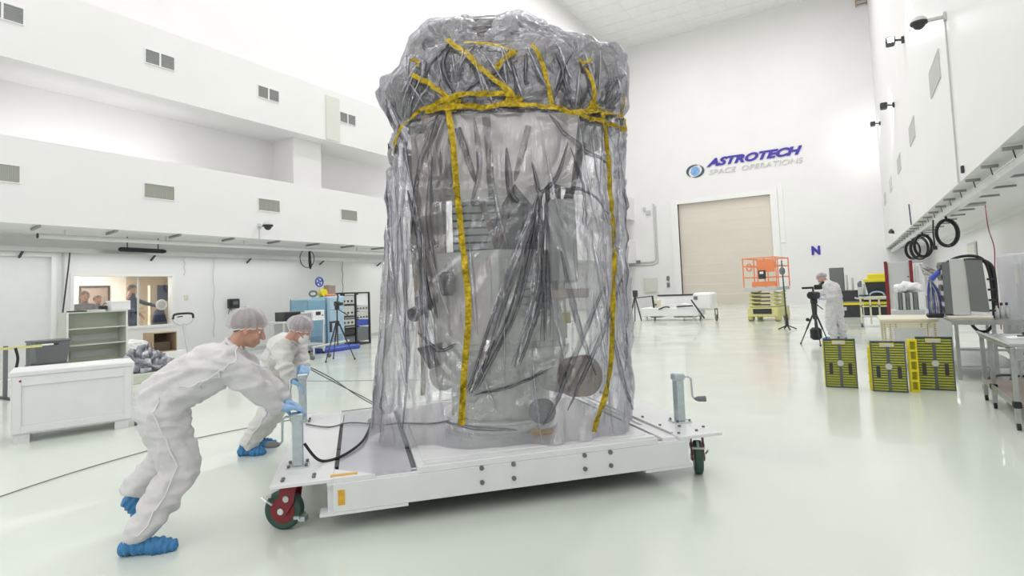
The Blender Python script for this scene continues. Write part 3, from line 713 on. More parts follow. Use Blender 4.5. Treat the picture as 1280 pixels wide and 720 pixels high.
g.v.append((.05, 0, 4.30)); 
for j in range(NT): g.f.append((NZ * NT + j, NZ * NT + (j + 1) % NT, len(g.v) - 1))
bagroot = thing('protective_bag', 'tall clear plastic film bag draped over the spacecraft and strapped with gold tape', 'plastic bag', BC, BZ)
bag = make('film', g, M['film'], bagroot, smooth=True)
bvh = BVHTree.FromPolygons([Vector(v) for v in g.v], g.f)
def drape(name, pts, width, m, off=.012, axis='front', crinkle=.006, parent=bagroot, taper=False, fold=0, seed=0):
    """a strip lying on the bag; pts are (x, z) seen from the front"""
    path = smoothpath([(p[0], 0, p[1]) for p in pts], 10)
    out = []; dist = 0
    for a, b in zip(path, path[1:]):
        n_ = max(1, int((b - a).length / .018))
        for k in range(n_): out.append(a.lerp(b, k / n_))
    out.append(path[-1]); N = len(out); vs = []; fs = []; K = 5
    for i, p in enumerate(out):
        d = (out[min(i + 1, N - 1)] - out[max(i - 1, 0)]).normalized()
        s = Vector((d.z, 0, -d.x))
        w = width * (1 if not taper else (.15 + .85 * max(0, sin(pi * i / (N - 1))) ** .7))
        w *= 1 + .22 * noise.noise(Vector((i * .35, seed, 0)))
        for k in range(K):
            q = p + s * w * (k / (K - 1) - .5)
            if axis == 'front': o_ = Vector((q.x, -3, q.z)); di = Vector((0, 1, 0))
            else: o_ = Vector((q.x, 3, q.z)); di = Vector((0, -1, 0))
            h = bvh.ray_cast(o_, di)
            if h[0] is None:
                h = bvh.find_nearest(Vector((q.x, -.3 if axis == 'front' else .3, q.z)))
            z_ = off + crinkle * noise.noise(Vector((i * .9, k * 1.7, seed))) + fold * (1 - abs(k - 2) / 2)
            vs.append(h[0] - di * z_)
    for i in range(N - 1):
        for k in range(K - 1): fs.append((i * K + k, i * K + k + 1, i * K + K + k + 1, i * K + K + k))
    g_ = G().add(vs, fs)
    o = make(name, g_, m, parent, smooth=True)
    return o
TP = [
 ([(-.86, 2.80), (-.79, 2.95), (-.66, 3.09), (-.555, 3.145)], .035),
 ([(-.56, 3.12), (-.38, 3.11), (-.1, 3.10), (.16, 3.12), (.49, 3.075), (.69, 3.035), (.88, 3.06), (1.13, 3.08)], .06),
 ([(-.555, 3.135), (-.36, 3.18), (-.1, 3.215), (.18, 3.20)], .055),
 ([(.55, 3.05), (.75, 2.99), (.91, 2.96), (1.14, 2.945)], .045),
 ([(-.385, 3.80), (-.246, 3.65), (-.089, 3.46), (.17, 3.20)], .065),
 ([(-.223, 3.76), (.05, 3.68), (.218, 3.60)], .045),
 ([(.218, 3.62), (.12, 3.53), (.04, 3.44)], .055),
 ([(.35, 3.68), (.436, 3.46), (.487, 3.10)], .045),
 ([(-.67, 3.44), (-.517, 3.34), (-.335, 3.155)], .055),
 ([(.86, 3.53), (.74, 3.50)], .035), ([(.76, 3.50), (.85, 3.33), (.85, 3.10)], .045),
 ([(-.70, 3.61), (-.635, 3.61), (-.62, 3.52)], .035),
 ([(1.165, 3.27), (1.14, 2.94)], .03),
 ([(-.37, 3.16), (-.325, 2.80), (-.306, 2.41), (-.28, 2.02), (-.248, 1.63), (-.25, 1.38), (-.278, 1.13), (-.305, .88), (-.327, .58)], .062),
 ([(.905, 3.04), (.942, 2.70), (.945, 2.37), (.959, 1.98), (.943, 1.65), (.914, 1.33), (.889, 1.08), (.838, .83), (.766, .64), (.70, .47)], .055),
 ([(-1.0, 3.02), (-.97, 2.9)], .09),
]
for i, (p, w) in enumerate(TP):
    o = drape('gold_tape', p, w * .8, M['tape'], off=.045, crinkle=.014, seed=i)
drape('gold_tape', [(-.9, 2.2), (-.88, 1.5), (-.86, .9), (-.87, .5)], .05, M['tape'], axis='back', seed=40)
drape('gold_tape', [(-.95, 3.1), (0, 3.1), (1.1, 3.1)], .06, M['tape'], axis='back', seed=41)
for c_ in ((-.33, 3.14), (.86, 3.09), (.18, 3.16)):
    drape('tape_knot', [(c_[0] - .06, c_[1] + .03), (c_[0] + .06, c_[1] - .03)], .10, M['tape'], off=.03, crinkle=.035, seed=c_[0])
# heavy folds gathered in the film
FD = [
 ([(.34, 2.36), (.18, 1.95), (-.02, 1.45), (-.2, .95), (-.26, .82)], .10), ([(.33, 2.34), (.26, 2.0), (.10, 1.45), (-.08, 1.1), (-.24, .82)], .06),
 ([(.36, 2.34), (.33, 1.9), (.28, 1.5), (.1, 1.0)], .12), ([(.34, 2.33), (.36, 1.6), (.34, 1.2)], .05),
 ([(-.22, .80), (0, .84), (.2, .90), (.35, .98)], .035), ([(.30, 2.62), (.36, 2.35)], .05),
 ([(.1, 2.75), (.12, 2.4), (.18, 2.3)], .09), ([(.6, 2.78), (.5, 2.5), (.37, 2.36)], .05), ([(.62, 2.74), (.72, 2.4), (.72, 2.1)], .04),
 ([(-.72, 2.45), (-.6, 1.9), (-.5, 1.4)], .10), ([(-.5, 2.7), (-.55, 2.2), (-.5, 1.8)], .07), ([(-.95, 2.6), (-.93, 1.8), (-.98, 1.0), (-1.0, .5)], .07),
 ([(-1.03, 2.2), (-1.05, 1.4), (-1.1, .5)], .09), ([(-.8, 2.3), (-.75, 1.2), (-.8, .55)], .06), ([(-.66, 1.3), (-.5, 1.15), (-.35, 1.2)], .05),
 ([(.5, 1.9), (.62, 1.3), (.75, .9)], .08), ([(.85, 1.6), (.62, 1.15), (.4, .7)], .08), ([(1.05, 1.7), (.75, 1.1), (.5, .65)], .06),
 ([(1.1, 2.4), (1.12, 1.6), (1.02, .9)], .06), ([(.45, 3.0), (.7, 2.75), (.95, 2.62)], .07), ([(.5, 2.4), (.75, 2.38), (.92, 2.2)], .035),
 ([(1.15, .5), (1.0, .8), (.9, 1.3)], .07), ([(-.15, 3.0), (-.12, 2.6), (-.2, 2.3)], .08), ([(-.45, 3.05), (-.62, 2.6), (-.7, 2.1)], .08),
 ([(-.6, 3.35), (-.45, 3.6), (-.35, 3.75)], .06), ([(-.3, 3.2), (-.4, 3.5), (-.35, 3.7)], .07), ([(-.25, 3.2), (-.1, 3.35), (.1, 3.45)], .05),
 ([(.5, 3.15), (.6, 3.4), (.55, 3.6)], .06), ([(.66, 3.1), (.6, 3.4), (.7, 3.6)], .05), ([(.95, 3.15), (1.05, 3.35), (1.2, 3.5)], .07), ([(1.0, 3.12), (1.15, 3.3)], .06),
 ([(-.9, 3.3), (-.8, 3.0), (-.85, 2.85)], .06), ([(-.95, 3.35), (-.98, 3.1)], .05), ([(-.7, 3.05), (-.66, 3.3), (-.6, 3.45)], .05),
 ([(.15, 3.65), (.2, 3.4), (.2, 3.2)], .05), ([(.3, 3.6), (.28, 3.3)], .05), ([(-.45, .6), (-.2, .55), (.1, .52)], .05), ([(.3, .55), (.45, .8), (.5, .95)], .06)]
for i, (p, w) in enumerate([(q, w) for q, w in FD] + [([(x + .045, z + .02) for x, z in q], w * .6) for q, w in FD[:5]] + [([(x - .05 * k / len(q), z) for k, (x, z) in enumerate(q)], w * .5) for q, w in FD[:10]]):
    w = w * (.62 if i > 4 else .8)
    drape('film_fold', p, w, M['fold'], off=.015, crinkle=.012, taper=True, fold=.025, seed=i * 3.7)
rnd = random.Random(3)
for i in range(44):
    x = rnd.choice((rnd.uniform(-1.0, -.5), rnd.uniform(.75, 1.12), rnd.uniform(-1, 1.1))); z = rnd.uniform(.7, 2.7); L_ = rnd.uniform(.35, 1.1); dx = rnd.uniform(-.18, .18)
    drape('film_fold', [(x, z + L_ / 2), (x + dx * .4, z), (x + dx, max(.42, z - L_ / 2))], rnd.uniform(.02, .05), M['fold2'], off=.012, crinkle=.02, taper=True, fold=.04, seed=i + 50)
for i in range(26):
    x = rnd.uniform(-.85, 1.1); z = rnd.uniform(3.2, 3.6); L_ = rnd.uniform(.2, .4); dx = rnd.uniform(-.2, .2)
    drape('film_fold', [(x, z + L_ / 2), (x + dx, z - L_ / 2)], rnd.uniform(.02, .05), M['fold2'], off=.012, crinkle=.02, taper=True, fold=.04, seed=i + 150)

sp = thing('spacecraft', 'grey and silver spacecraft standing on the cart inside the clear bag', 'spacecraft', BC + Vector((0, 0, .398)), BZ)
def sc(name, g, m, **k): return make(name, g, m, sp, **k)
Z0 = .398
sc('adapter_ring', G().lathe([(.50, 0), (.50, .03), (.47, .04), (.47, .10), (.49, .11), (.49, .13), (.42, .13), (.42, 0)], (-.02, -.28, 0), 48), M['alu'], smooth=False)
sc('adapter_cone', G().lathe([(.45, .12), (.44, .35), (.50, .48), (.62, .62), (.64, .70), (.3, .72)], (-.02, -.22, 0), 40), M['bus'], smooth=True)
hexp = lambda R_, z: [(R_ * cos(pi / 6 + k * pi / 3) + .0, R_ * sin(pi / 6 + k * pi / 3) - .1, z) for k in range(6)]
def frustum(R0, z0, R1, z1):
    a = hexp(R0, z0); b = hexp(R1, z1)
    return G().add(a + b, [tuple(range(5, -1, -1)), tuple(range(6, 12))] + [(k, (k + 1) % 6, 6 + (k + 1) % 6, 6 + k) for k in range(6)])
sc('bus', frustum(.66, .70, .66, 1.55), M['bus'], bevel=.01)
for k in range(6):
    a = k * pi / 3 + pi / 3
    t_ = .58
    c = Vector((t_ * cos(a), t_ * sin(a) - .1, 1.12)); R3 = Matrix.Rotation(a, 3, 'Z')
    sc('bus_panel', G().box(c.x, c.y, c.z, .03, .52, .72, R3), M['shield'] if k in (3,) else M['bus'], bevel=.006)
for z in [1.60 + .065 * k for k in range(9)]:
    a = -pi / 2 + .28
    sc('louvre', G().box(-.17, -.50, z, .42, .03, .045, Matrix.Rotation(.15, 3, 'X')), M['louvre'])
for z in [1.0 + .06 * k for k in range(7)]:
    sc('louvre', G().box(.30, -.72, z, .24, .02, .042, Matrix.Rotation(.15, 3, 'X')), M['louvre'])
sc('louvre_back', G().box(-.17, -.46, 1.86, .44, .02, .62), M['brown'])
sc('core', frustum(.42, 1.55, .42, 2.3), M['grey'])
for k in range(6):
    a = pi / 6 + k * pi / 3
    sc('strut', G().cyl((.62 * cos(a), .62 * sin(a) - .1, 1.55), (.85 * cos(a + .35), .8 * sin(a + .35) - .1, 2.55), .028), M['brown'])
    sc('strut', G().cyl((.62 * cos(a), .62 * sin(a) - .1, 1.55), (.85 * cos(a - .35), .8 * sin(a - .35) - .1, 2.55), .028), M['brown'])
# pale thermal panels under the shield
sc('thermal_panel', G().prism([(-.02, 2.68), (.72, 2.66), (.62, 2.02), (.44, 2.10), (.33, 1.86), (.16, 2.08), (-.0, 1.84)], -.82, -.79), M['shield'])
sc('thermal_panel', G().prism([(-.36, 2.68), (-.09, 2.68), (-.06, 1.95), (-.30, 1.95)], -.82, -.79), M['shield'])
sc('brown_panel', G().prism([(-.60, 2.68), (-.34, 2.68), (-.28, 2.3), (-.20, 1.98), (-.50, 1.95)], -.80, -.78), M['brownp'])
sc('dark_strut', G().prism([(-.08, 2.66), (-.02, 2.66), (-.03, 2.0), (-.06, 2.0)], -.84, -.80), M['brown'])
sc('dark_strut', G().prism([(-.52, 2.68), (-.37, 2.68), (-.30, 2.0), (-.42, 2.0)], -.83, -.79), M['brown'])
sc('side_panel', G().prism([(-.74, 2.68), (-.55, 2.68), (-.44, 1.2), (-.70, 1.0)], -.45, -.41), M['copper'])
sc('grey_box', G().cbox(.44, .66, -.78, -.55, 1.25, 1.95, .02), M['lgrey'])
sc('round_disc', G().cyl((.60, -.70, .47), (.66, -.86, .50), .165, n=32), M['copper'])
sc('disc_barrel', G().cyl((.42, -.45, .45), (.60, -.70, .47), .13, .16, n=24), M['bus'])
sc('small_disc', G().cyl((.30, -.70, .20), (.33, -.80, .22), .10, n=24), M['grey'])
sc('thruster_block', G().cbox(-.72, -.58, -.6, -.5, 1.06, 1.18, .01).cyl((-.66, -.6, 1.1), (-.72, -.74, 1.03), .03, .06), M['dark'])
sc('antenna_box', G().cbox(-.74, -.66, -.6, -.5, 1.56, 1.86, .01), M['dark'])
sc('antenna_box', G().cbox(-.50, -.36, -.72, -.58, 1.18, 1.38, .03), M['brown'])
sc('antenna_boom', G().cyl((-.7, -.55, 1.56), (-.62, -.6, 1.0), .018), M['dark'])
sc('side_bracket', G().prism([(-.72, .74), (-.5, .78), (-.5, .60), (-.62, .56)], -.55, -.4), M['brown'])
sc('side_tank', G().ball((-.52, -.35, .5), .13, .13, .16), M['shield'], smooth=True)
sc('boom', G().cyl((-.55, -.62, 1.30), (-.28, -.68, 1.52), .035), M['alu'])
sc('cross_box', G().cbox(.3, .75, -.72, -.5, 1.12, 1.2, .01), M['tan'])
sc('yellow_tag', G().box(.55, -.74, .96, .07, .01, .09), M['cream'])
# silver wrapped heat shield
NR = 40; g = G(); N2 = 120; zz = [2.66 + (3.83 - 2.66) * i / NR for i in range(NR + 1)]
for i, z in enumerate(zz):
    for j in range(N2):
        th = 2 * pi * j / N2
        k = .84 + .07 * min(1, max(0, (z - 2.85) / .2)); th += .02 * noise.noise(Vector((i * 1.3, j * 1.7, 5)))
        p = ring(min(z + Z0, 4.25), th, k)
        w = (noise.voronoi(Vector((p.x * 3.5, p.y * 3.5, p.z * 1.6)))[0][0] - .4) * .12 + .045 * noise.noise(Vector((i * .9, j * .53, 2)))
        q = Vector((p.x * (1 + w), p.y * (1 + w) , z - .03))
        g.v.append(tuple(q))
for i in range(NR):
    for j in range(N2):
        k = (j + 1) % N2; g.f.append((i * N2 + j, i * N2 + k, i * N2 + N2 + k, i * N2 + N2 + j))
g.f.append(tuple(range(N2 - 1, -1, -1))); g.f.append(tuple(range(NR * N2, (NR + 1) * N2)))
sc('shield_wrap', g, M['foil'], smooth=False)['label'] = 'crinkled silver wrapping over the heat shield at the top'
# ---------------------------------------------------------------- people
def V(*a): return Vector(a)
def hand(g, wr, fwd, palm, curl=1.0, s=1.0, thumb=1):
    """gloved hand: fwd = direction of fingers, palm = direction the palm faces"""
    fwd = Vector(fwd).normalized(); palm = Vector(palm); palm = (palm - fwd * palm.dot(fwd)).normalized(); side = fwd.cross(palm).normalized()
    wr = Vector(wr)
    for k in range(4):
        o_ = (k - 1.5) * .021 * s
        limb(g, [wr + side * o_ * .5, wr + fwd * .05 * s + side * o_, wr + fwd * .088 * s + side * o_ * 1.08], [.026 * s, .021 * s, .0125 * s], 10)
        L_ = (.040, .047, .044, .034)[k] * s
        a = wr + fwd * .088 * s + side * o_ * 1.08; d = fwd.copy(); pts = [a]; 
        for q in range(3):
            ang = curl * (.55, .85, .7)[q] * (1 + .08 * (k - 1.5))
            d = (d * cos(ang) + palm * sin(ang)).normalized() if q == 0 else (d * cos(ang) + (palm - d * palm.dot(d)).normalized() * sin(ang)).normalized() if abs(d.dot(palm)) < .98 else (d * cos(ang) - fwd * sin(ang)).normalized()
            a = a + d * L_ * (1, .72, .55)[q]; pts.append(a)
        limb(g, pts, [.0115 * s, .0105 * s, .0095 * s, .008 * s], 10)
    t0 = wr + fwd * .02 * s + side * (-.03 * s * thumb)
    limb(g, [t0, t0 + fwd * .03 * s - side * .022 * s * thumb + palm * .012 * s, t0 + fwd * .055 * s - side * .02 * s * thumb + palm * .038 * s, t0 + fwd * .07 * s - side * .008 * s * thumb + palm * .058 * s], [.019 * s, .015 * s, .012 * s, .0095 * s], 10)
    return g
def wr_disp(seed, amp=.012):
    def f_(p):
        q = Vector((p.x * 5, p.y * 5, p.z * 9)) + Vector((seed, 0, 0))
        return amp * (1 - abs(noise.noise(q + noise.noise_vector(q * .6))) * 3) + amp * .5 * noise.noise(q * 2.7)
    return f_
def head(t, c, look, up, s=1.0, m_skin=None, hair=None, cap=True, mask=False, vox=.006):
    """head with brow, nose, jaw, ears; returns nothing, adds children"""
    look = Vector(look).normalized(); up = Vector(up); up = (up - look * up.dot(look)).normalized(); sd = look.cross(up)
    R3 = Matrix((sd, look, up)).transposed(); c = Vector(c)
    P_ = lambda x, y, z: c + R3 @ Vector((x, y, z)) * s
    g = G()
    g.ball(P_(0, -.012, .025), .076 * s, .098 * s, .092 * s, 22, 16, R3)
    g.ball(P_(0, .03, -.035), .062 * s, .062 * s, .078 * s, 18, 12, R3)
    g.ball(P_(0, .055, -.085), .034 * s, .030 * s, .026 * s, 12, 8, R3)
    limb(g, [P_(0, .085, .01), P_(0, .108, -.028)], [.011 * s, .0155 * s], 10)
    for sx in (-1, 1):
        g.ball(P_(sx * .033, .078, .022), .022 * s, .014 * s, .009 * s, 10, 6, R3)
        g.ball(P_(sx * .04, .064, -.03), .024 * s, .02 * s, .022 * s, 10, 6, R3)
        g.ball(P_(sx * .079, -.008, -.01), .010 * s, .020 * s, .032 * s, 10, 8, R3)
    g.ball(P_(0, .088, -.062), .024 * s, .012 * s, .007 * s, 10, 6, R3); g.ball(P_(0, .086, -.074), .02 * s, .012 * s, .008 * s, 10, 6, R3)
    limb(g, [P_(0, -.02, -.04), P_(0, -.045, -.14), P_(0, -.06, -.20)], [.058 * s, .056 * s, .065 * s], 16)
    fuse('head', g, m_skin or M['skin'], t, vox, 3)
    for sx in (-1, 1): make('eye', G().ball(P_(sx * .032, .068, .006), .0115 * s, nu=10, nv=8), M['white'], t, smooth=True); 
    for sx in (-1, 1): make('iris', G().ball(P_(sx * .032, .0755, .006), .0055 * s, nu=8, nv=6), M['dark'], t, smooth=True)
    g = G()
    vs0 = len(g.v)
    g.ball(P_(0, -.022, .035), .084 * s, .104 * s, .095 * s, 26, 16, R3)
    # keep only the scalp
    g2 = G(); keep = {}
    loc = [R3.transposed() @ (Vector(v) - c) for v in g.v]
    ok = lambda q: q.z > (.035 * s if q.y > .02 * s else .035 * s - (.02 * s - q.y) * 1.1)
    g2.v = g.v; g2.f = [f_ for f_ in g.f if all(ok(loc[i]) for i in f_)]
    make('hair', g2, hair or M['hair'], t, smooth=True)
    if cap:
        g = G(); nu, nv = 64, 26
        for j in range(nv + 1):
            ph = pi * .60 * j / nv
            for i in range(nu):
                a = 2 * pi * i / nu
                puff = 1 + .11 * sin(a * 13 + 2 * sin(3 * a)) * sin(ph) ** 2 * .8 + .10 * noise.noise(Vector((cos(a) * 2, sin(a) * 2, ph * 2)))
                k = 1 if j < nv - 3 else 1 - .05 * (j - nv + 3)
                q = Vector((.100 * sin(ph) * cos(a) * puff * k, .122 * sin(ph) * sin(a) * puff * k, .110 * cos(ph) * puff))
                q = Matrix.Rotation(.36, 3, 'X') @ q * s * 1.0
                q = R3 @ (q + Vector((0, -.024, .034)) * s)
                g.v.append(tuple(c + q))
        for j in range(nv):
            for i in range(nu):
                k = (i + 1) % nu; g.f.append((j * nu + i, j * nu + nu + i, j * nu + nu + k, j * nu + k))
        make('hair_cap', g, M['cap'], t, smooth=True)
        rim = [g.v[nv * nu + i] for i in range(nu)]; rim.append(rim[0])
        make('cap_band', G().tube(rim, .0045 * s, 5), M['seam'], t)
    if mask:
        g = G(); g.ball(P_(0, .06, -.045), .064 * s, .058 * s, .060 * s, 20, 12, R3)
        make('face_mask', g, M['mask'], t, smooth=True)
        make('mask_strap', G().tube([P_(.06, .05, -.03), P_(.083, 0, -.01), P_(.07, -.06, 0)], .003, 5).tube([P_(-.06, .05, -.03), P_(-.083, 0, -.01), P_(-.07, -.06, 0)], .003, 5), M['mask'], t)
def boot(t, heel, toe, h=.09, w=.055, seed=0, lift=0, ankle=None):
    heel = Vector(heel); toe = Vector(toe); g = G(); d = (toe - heel).normalized(); up = Vector((0, 0, 1)); up = (up - d * up.dot(d)).normalized()
    L_ = (toe - heel).length
    limb(g, [heel + up * .045, heel + d * L_ * .35 + up * .045, heel + d * L_ * .75 + up * .038, toe + up * .03], [.047, .05, w, .042], 16)
    sd = d.cross(up)
    limb(g, [heel + d * L_ * .65 + up * .03 + sd * .02, toe - d * .02 + up * .028 + sd * .02], [.045, .034], 14)
    A = Vector(ankle) if ankle else heel + up * .11 + d * .04
    limb(g, [heel + d * .04 + up * .06, A], [.055, .052], 14)
    q = fuse('shoe_cover', g, M['shoe'], t, .008, 3, lambda p: .005 * sin(p.dot(d) * 160 + 3 * noise.noise(p * 9 + Vector((seed, 0, 0)))))
    return q

def worker(name, lab, J, base, suit, seed, mask, look, up, hands, slim=1.0):
    t = thing(name, lab, 'person', base)
    b = Vector(base); K = {k: Vector(v) - b for k, v in J.items()}
    # the body itself: one continuous skin from neck to ankles, hidden by the coverall
    g = G()
    limb(g, [K['pelvis'], K['waist'], K['chest'], K['neck']], [.12, .115, .12, .05])
    for a, b_, c_ in (('hip', 'knee', 'ankle'), ('bhip', 'bknee', 'bankle')): limb(g, [K[a], K[b_], K[c_]], [.08, .055, .04])
    for a, b_, c_ in (('sh', 'el', 'wr'), ('fsh', 'fel', 'fwr')): limb(g, [K['chest'], K[a], K[b_], K[c_]], [.06, .05, .04, .03])
    fuse('body', g, M['skin'], t, .02, 2)
    # coverall
    g = G(); s = slim
    mid = (K['sh'] + K['fsh']) / 2
    across = (K['fsh'] - K['sh']).normalized()
    for o_, r_ in ((-.09, 1), (.09, 1), (0, 1.04)):
        limb(g, [K['pelvis'] + across * o_, K['waist'] + across * o_, K['chest'] + across * o_ * 1.1, mid + across * o_ * 1.0], [.155 * s * r_, .155 * s * r_, .16 * s * r_, .11 * s * r_], 20)
    limb(g, [mid, K['neck']], [.11 * s, .068 * s])
    limb(g, [K['pelvis'], K['hip']], [.15 * s, .15 * s], 20); limb(g, [K['pelvis'], K['bhip']], [.15 * s, .15 * s], 20)
    for a, b_, c_ in (('hip', 'knee', 'ankle'), ('bhip', 'bknee', 'bankle')):
        m_ = K[a].lerp(K[b_], .5); m2 = K[b_].lerp(K[c_], .55)
        limb(g, [K[a], m_, K[b_], m2, K[c_]], [.152 * s, .135 * s, .115 * s, .108 * s, .088 * s], 20)
    for a, b_, c_ in (('sh', 'el', 'wr'), ('fsh', 'fel', 'fwr')):
        limb(g, [mid.lerp(K[a], .5), K[a], K[a].lerp(K[b_], .5), K[b_], K[b_].lerp(K[c_], .5), K[c_]], [.11 * s, .105 * s, .098 * s, .086 * s, .075 * s, .046 * s], 18)
    ev = fuse('coverall', g, suit, t, .014, 5, wr_disp(seed, .018))
    bv = BVHTree.FromPolygons([v.co.copy() for v in ev.data.vertices], [tuple(p.vertices) for p in ev.data.polygons])
    def seam(pts, w=.006):
        out = [bv.find_nearest(p)[0] for p in smoothpath(pts, 8)]
        make('seam', G().tube(out, w, 6), M['seam'], t, smooth=True)
    outw = -across
    seam([K['hip'] + outw * .3 + V(0, 0, .15), K['hip'] + outw * .3, K['knee'] + outw * .3, K['ankle'] + outw * .3])
    ax = (K['el'] - K['sh']).normalized(); pe = ax.orthogonal().normalized(); pb = ax.cross(pe)
    ringp = [bv.find_nearest(K['sh'] + ax * .0 + (pe * cos(a) + pb * sin(a)) * .22)[0] for a in [2 * pi * i / 20 for i in range(21)]]
    make('seam', G().tube(ringp, .005, 5), M['seam'], t, smooth=True)
    seam([K['waist'] + outw * .35, K['chest'] + outw * .3 + V(0, 0, -.05), K['sh'] + outw * .15 - ax * .0 + V(0, 0, -.08)], .005)
    # collar, cuffs
    nd = (K['head'] - K['neck']).normalized(); n1 = nd.orthogonal().normalized(); n2 = nd.cross(n1)
    make('collar', G().tube([K['neck'] + nd * .03 + (n1 * cos(a) + n2 * sin(a)) * .073 for a in [2 * pi * i / 20 for i in range(21)]], .014, 6), suit, t, smooth=True)
    for c_, p_ in (('wr', 'el'), ('fwr', 'fel')):
        dd = (K[c_] - K[p_]).normalized(); n1 = dd.orthogonal().normalized(); n2 = dd.cross(n1)
        make('cuff', G().tube([K[c_] + (n1 * cos(a) + n2 * sin(a)) * .042 for a in [2 * pi * i / 18 for i in range(19)]], .011, 6), suit, t, smooth=True)
    head(t, K['head'], look, up, 1.08, mask=mask)
    for (w_, h_, palm, th, curl) in hands:
        g = G(); fw = (K[h_] - K[w_])
        limb(g, [K[w_] - fw.normalized() * .05, K[w_] + fw.normalized() * .01], [.037, .032], 14)
        hand(g, K[w_] + fw.normalized() * .005, fw, palm, curl, 1.12, th)
        fuse('glove', g, M['glove'], t, .0045, 2)
    return t, K

J1 = {'heel': (-4.10, 1.86, .0), 'toe': (-3.90, 2.045, .0), 'ankle': (-4.06, 1.93, 0.115), 'knee': (-4.009, 2.16, 0.47), 'hip': (-4.085, 2.07, 0.89),
 'bheel': (-4.50, 2.02, 0.19), 'btoe': (-4.44, 2.14, 0.0), 'bankle': (-4.455, 2.09, 0.31), 'bknee': (-4.33, 2.25, 0.46), 'bhip': (-4.27, 2.22, 0.87),
 'pelvis': (-4.17, 2.145, 0.955), 'waist': (-4.10, 2.22, 1.03), 'chest': (-3.964, 2.341, 1.13), 'neck': (-3.845, 2.44, 1.265), 'head': (-3.765, 2.515, 1.395),
 'sh': (-3.725, 2.315, 1.185), 'el': (-3.636, 2.467, 0.995), 'wr': (-3.645, 2.655, 0.815), 'hand': (-3.585, 2.77, 0.80), 'fsh': (-4.0, 2.53, 1.18), 'fel': (-3.88, 2.69, 0.99), 'fwr': (-3.75, 2.81, 0.82), 'fhand': (-3.62, 2.83, 0.79)}
t1, K1 = worker('person', 'worker nearest the camera in white coverall bending to push the cart', J1, (-4.15, 2.1, 0), M['suit'], 1.0, False, (.58, .78, -.38), (.25, .3, 1),
    [('wr', 'hand', (.1, .25, -1), -1, .5), ('fwr', 'fhand', (0, -.5, -1), 1, .6)])
boot(t1, K1['heel'], K1['toe'], seed=1)
boot(t1, K1['bheel'] + V(0, 0, 0), K1['btoe'] + V(0, 0, .01), seed=2, ankle=K1['bankle'] + V(-.01, -.01, -.06))
for k_ in ('ankle', 'bankle'):
    make('sock', G().cyl(K1[k_] + V(0, 0, -.05), K1[k_] + V(.005, .01, .05), .058, .066), M['shoedark'], t1)

J2 = {'heel': (-5.54, 3.60, 0.0), 'toe': (-5.36, 3.72, 0.0), 'ankle': (-5.48, 3.645, 0.13), 'knee': (-5.27, 3.78, 0.47), 'hip': (-5.34, 3.86, 0.82),
 'bheel': (-5.72, 3.86, 0.0), 'btoe': (-5.54, 3.98, 0), 'bankle': (-5.68, 3.90, 0.13), 'bknee': (-5.46, 4.02, 0.47), 'bhip': (-5.50, 4.02, 0.83),
 'pelvis': (-5.42, 3.94, 0.90), 'waist': (-5.33, 3.93, 1.0), 'chest': (-5.20, 3.90, 1.09), 'neck': (-5.02, 3.86, 1.185), 'head': (-4.92, 3.87, 1.27),
 'sh': (-5.02, 3.72, 1.10), 'el': (-4.91, 3.66, 0.93), 'wr': (-4.86, 3.70, 0.80), 'hand': (-4.79, 3.755, 0.75), 'fsh': (-5.19, 4.02, 1.12), 'fel': (-5.07, 3.98, 0.95), 'fwr': (-4.91, 3.90, 0.90), 'fhand': (-4.80, 3.82, 0.87)}
t2, K2 = worker('person', 'masked worker in white coverall bending at the far left corner of the cart', J2, (-5.4, 3.85, 0), M['suit2'], 9.0, True, (.72, .45, -.55), (.5, .2, .9),
    [('wr', 'hand', (.5, .4, -.6), -1, .7), ('fwr', 'fhand', (.2, -.5, -.8), 1, .6)], slim=.92)
boot(t2, K2['heel'], K2['toe'], seed=3); boot(t2, K2['bheel'], K2['btoe'], seed=4)
for k_ in ('ankle', 'bankle'):
    make('sock', G().cyl(K2[k_] + V(0, 0, -.06), K2[k_] + V(.005, .01, .04), .058, .066), M['shoedark'], t2)

# cameraman, upright and leaning over the tripod camera (faces left)
B3 = V(-.55, 16.85, 0)
J3 = {'heel': (-.50, 16.75, 0), 'toe': (-.76, 16.78, 0), 'ankle': (-.54, 16.75, .12), 'knee': (-.58, 16.78, .50), 'hip': (-.50, 16.80, .92),
 'bheel': (-.28, 16.98, 0), 'btoe': (-.54, 17.02, 0), 'bankle': (-.33, 16.98, .12), 'bknee': (-.40, 16.96, .5), 'bhip': (-.46, 16.95, .92),
 'pelvis': (-.47, 16.88, .98), 'waist': (-.46, 16.87, 1.12), 'chest': (-.50, 16.86, 1.32), 'neck': (-.63, 16.85, 1.50), 'head': (-.72, 16.85, 1.60),
 'sh': (-.56, 16.68, 1.42), 'el': (-.42, 16.60, 1.15), 'wr': (-.70, 16.64, 1.10), 'hand': (-.80, 16.64, 1.10), 'fsh': (-.60, 17.03, 1.42), 'fel': (-.65, 17.12, 1.2), 'fwr': (-.85, 17.0, 1.2), 'fhand': (-.95, 16.98, 1.2)}
t3, K3 = worker('person', 'cameraman in white coverall bending over a tripod video camera', J3, B3, M['suit'], 20.0, False, (-.75, -.35, -.6), (-.5, 0, .9),
    [('wr', 'hand', (0, .3, -1), 1, .6), ('fwr', 'fhand', (0, -.3, -1), -1, .6)], slim=1.12)
boot(t3, K3['heel'], K3['toe'], seed=5); boot(t3, K3['bheel'], K3['btoe'], seed=6)

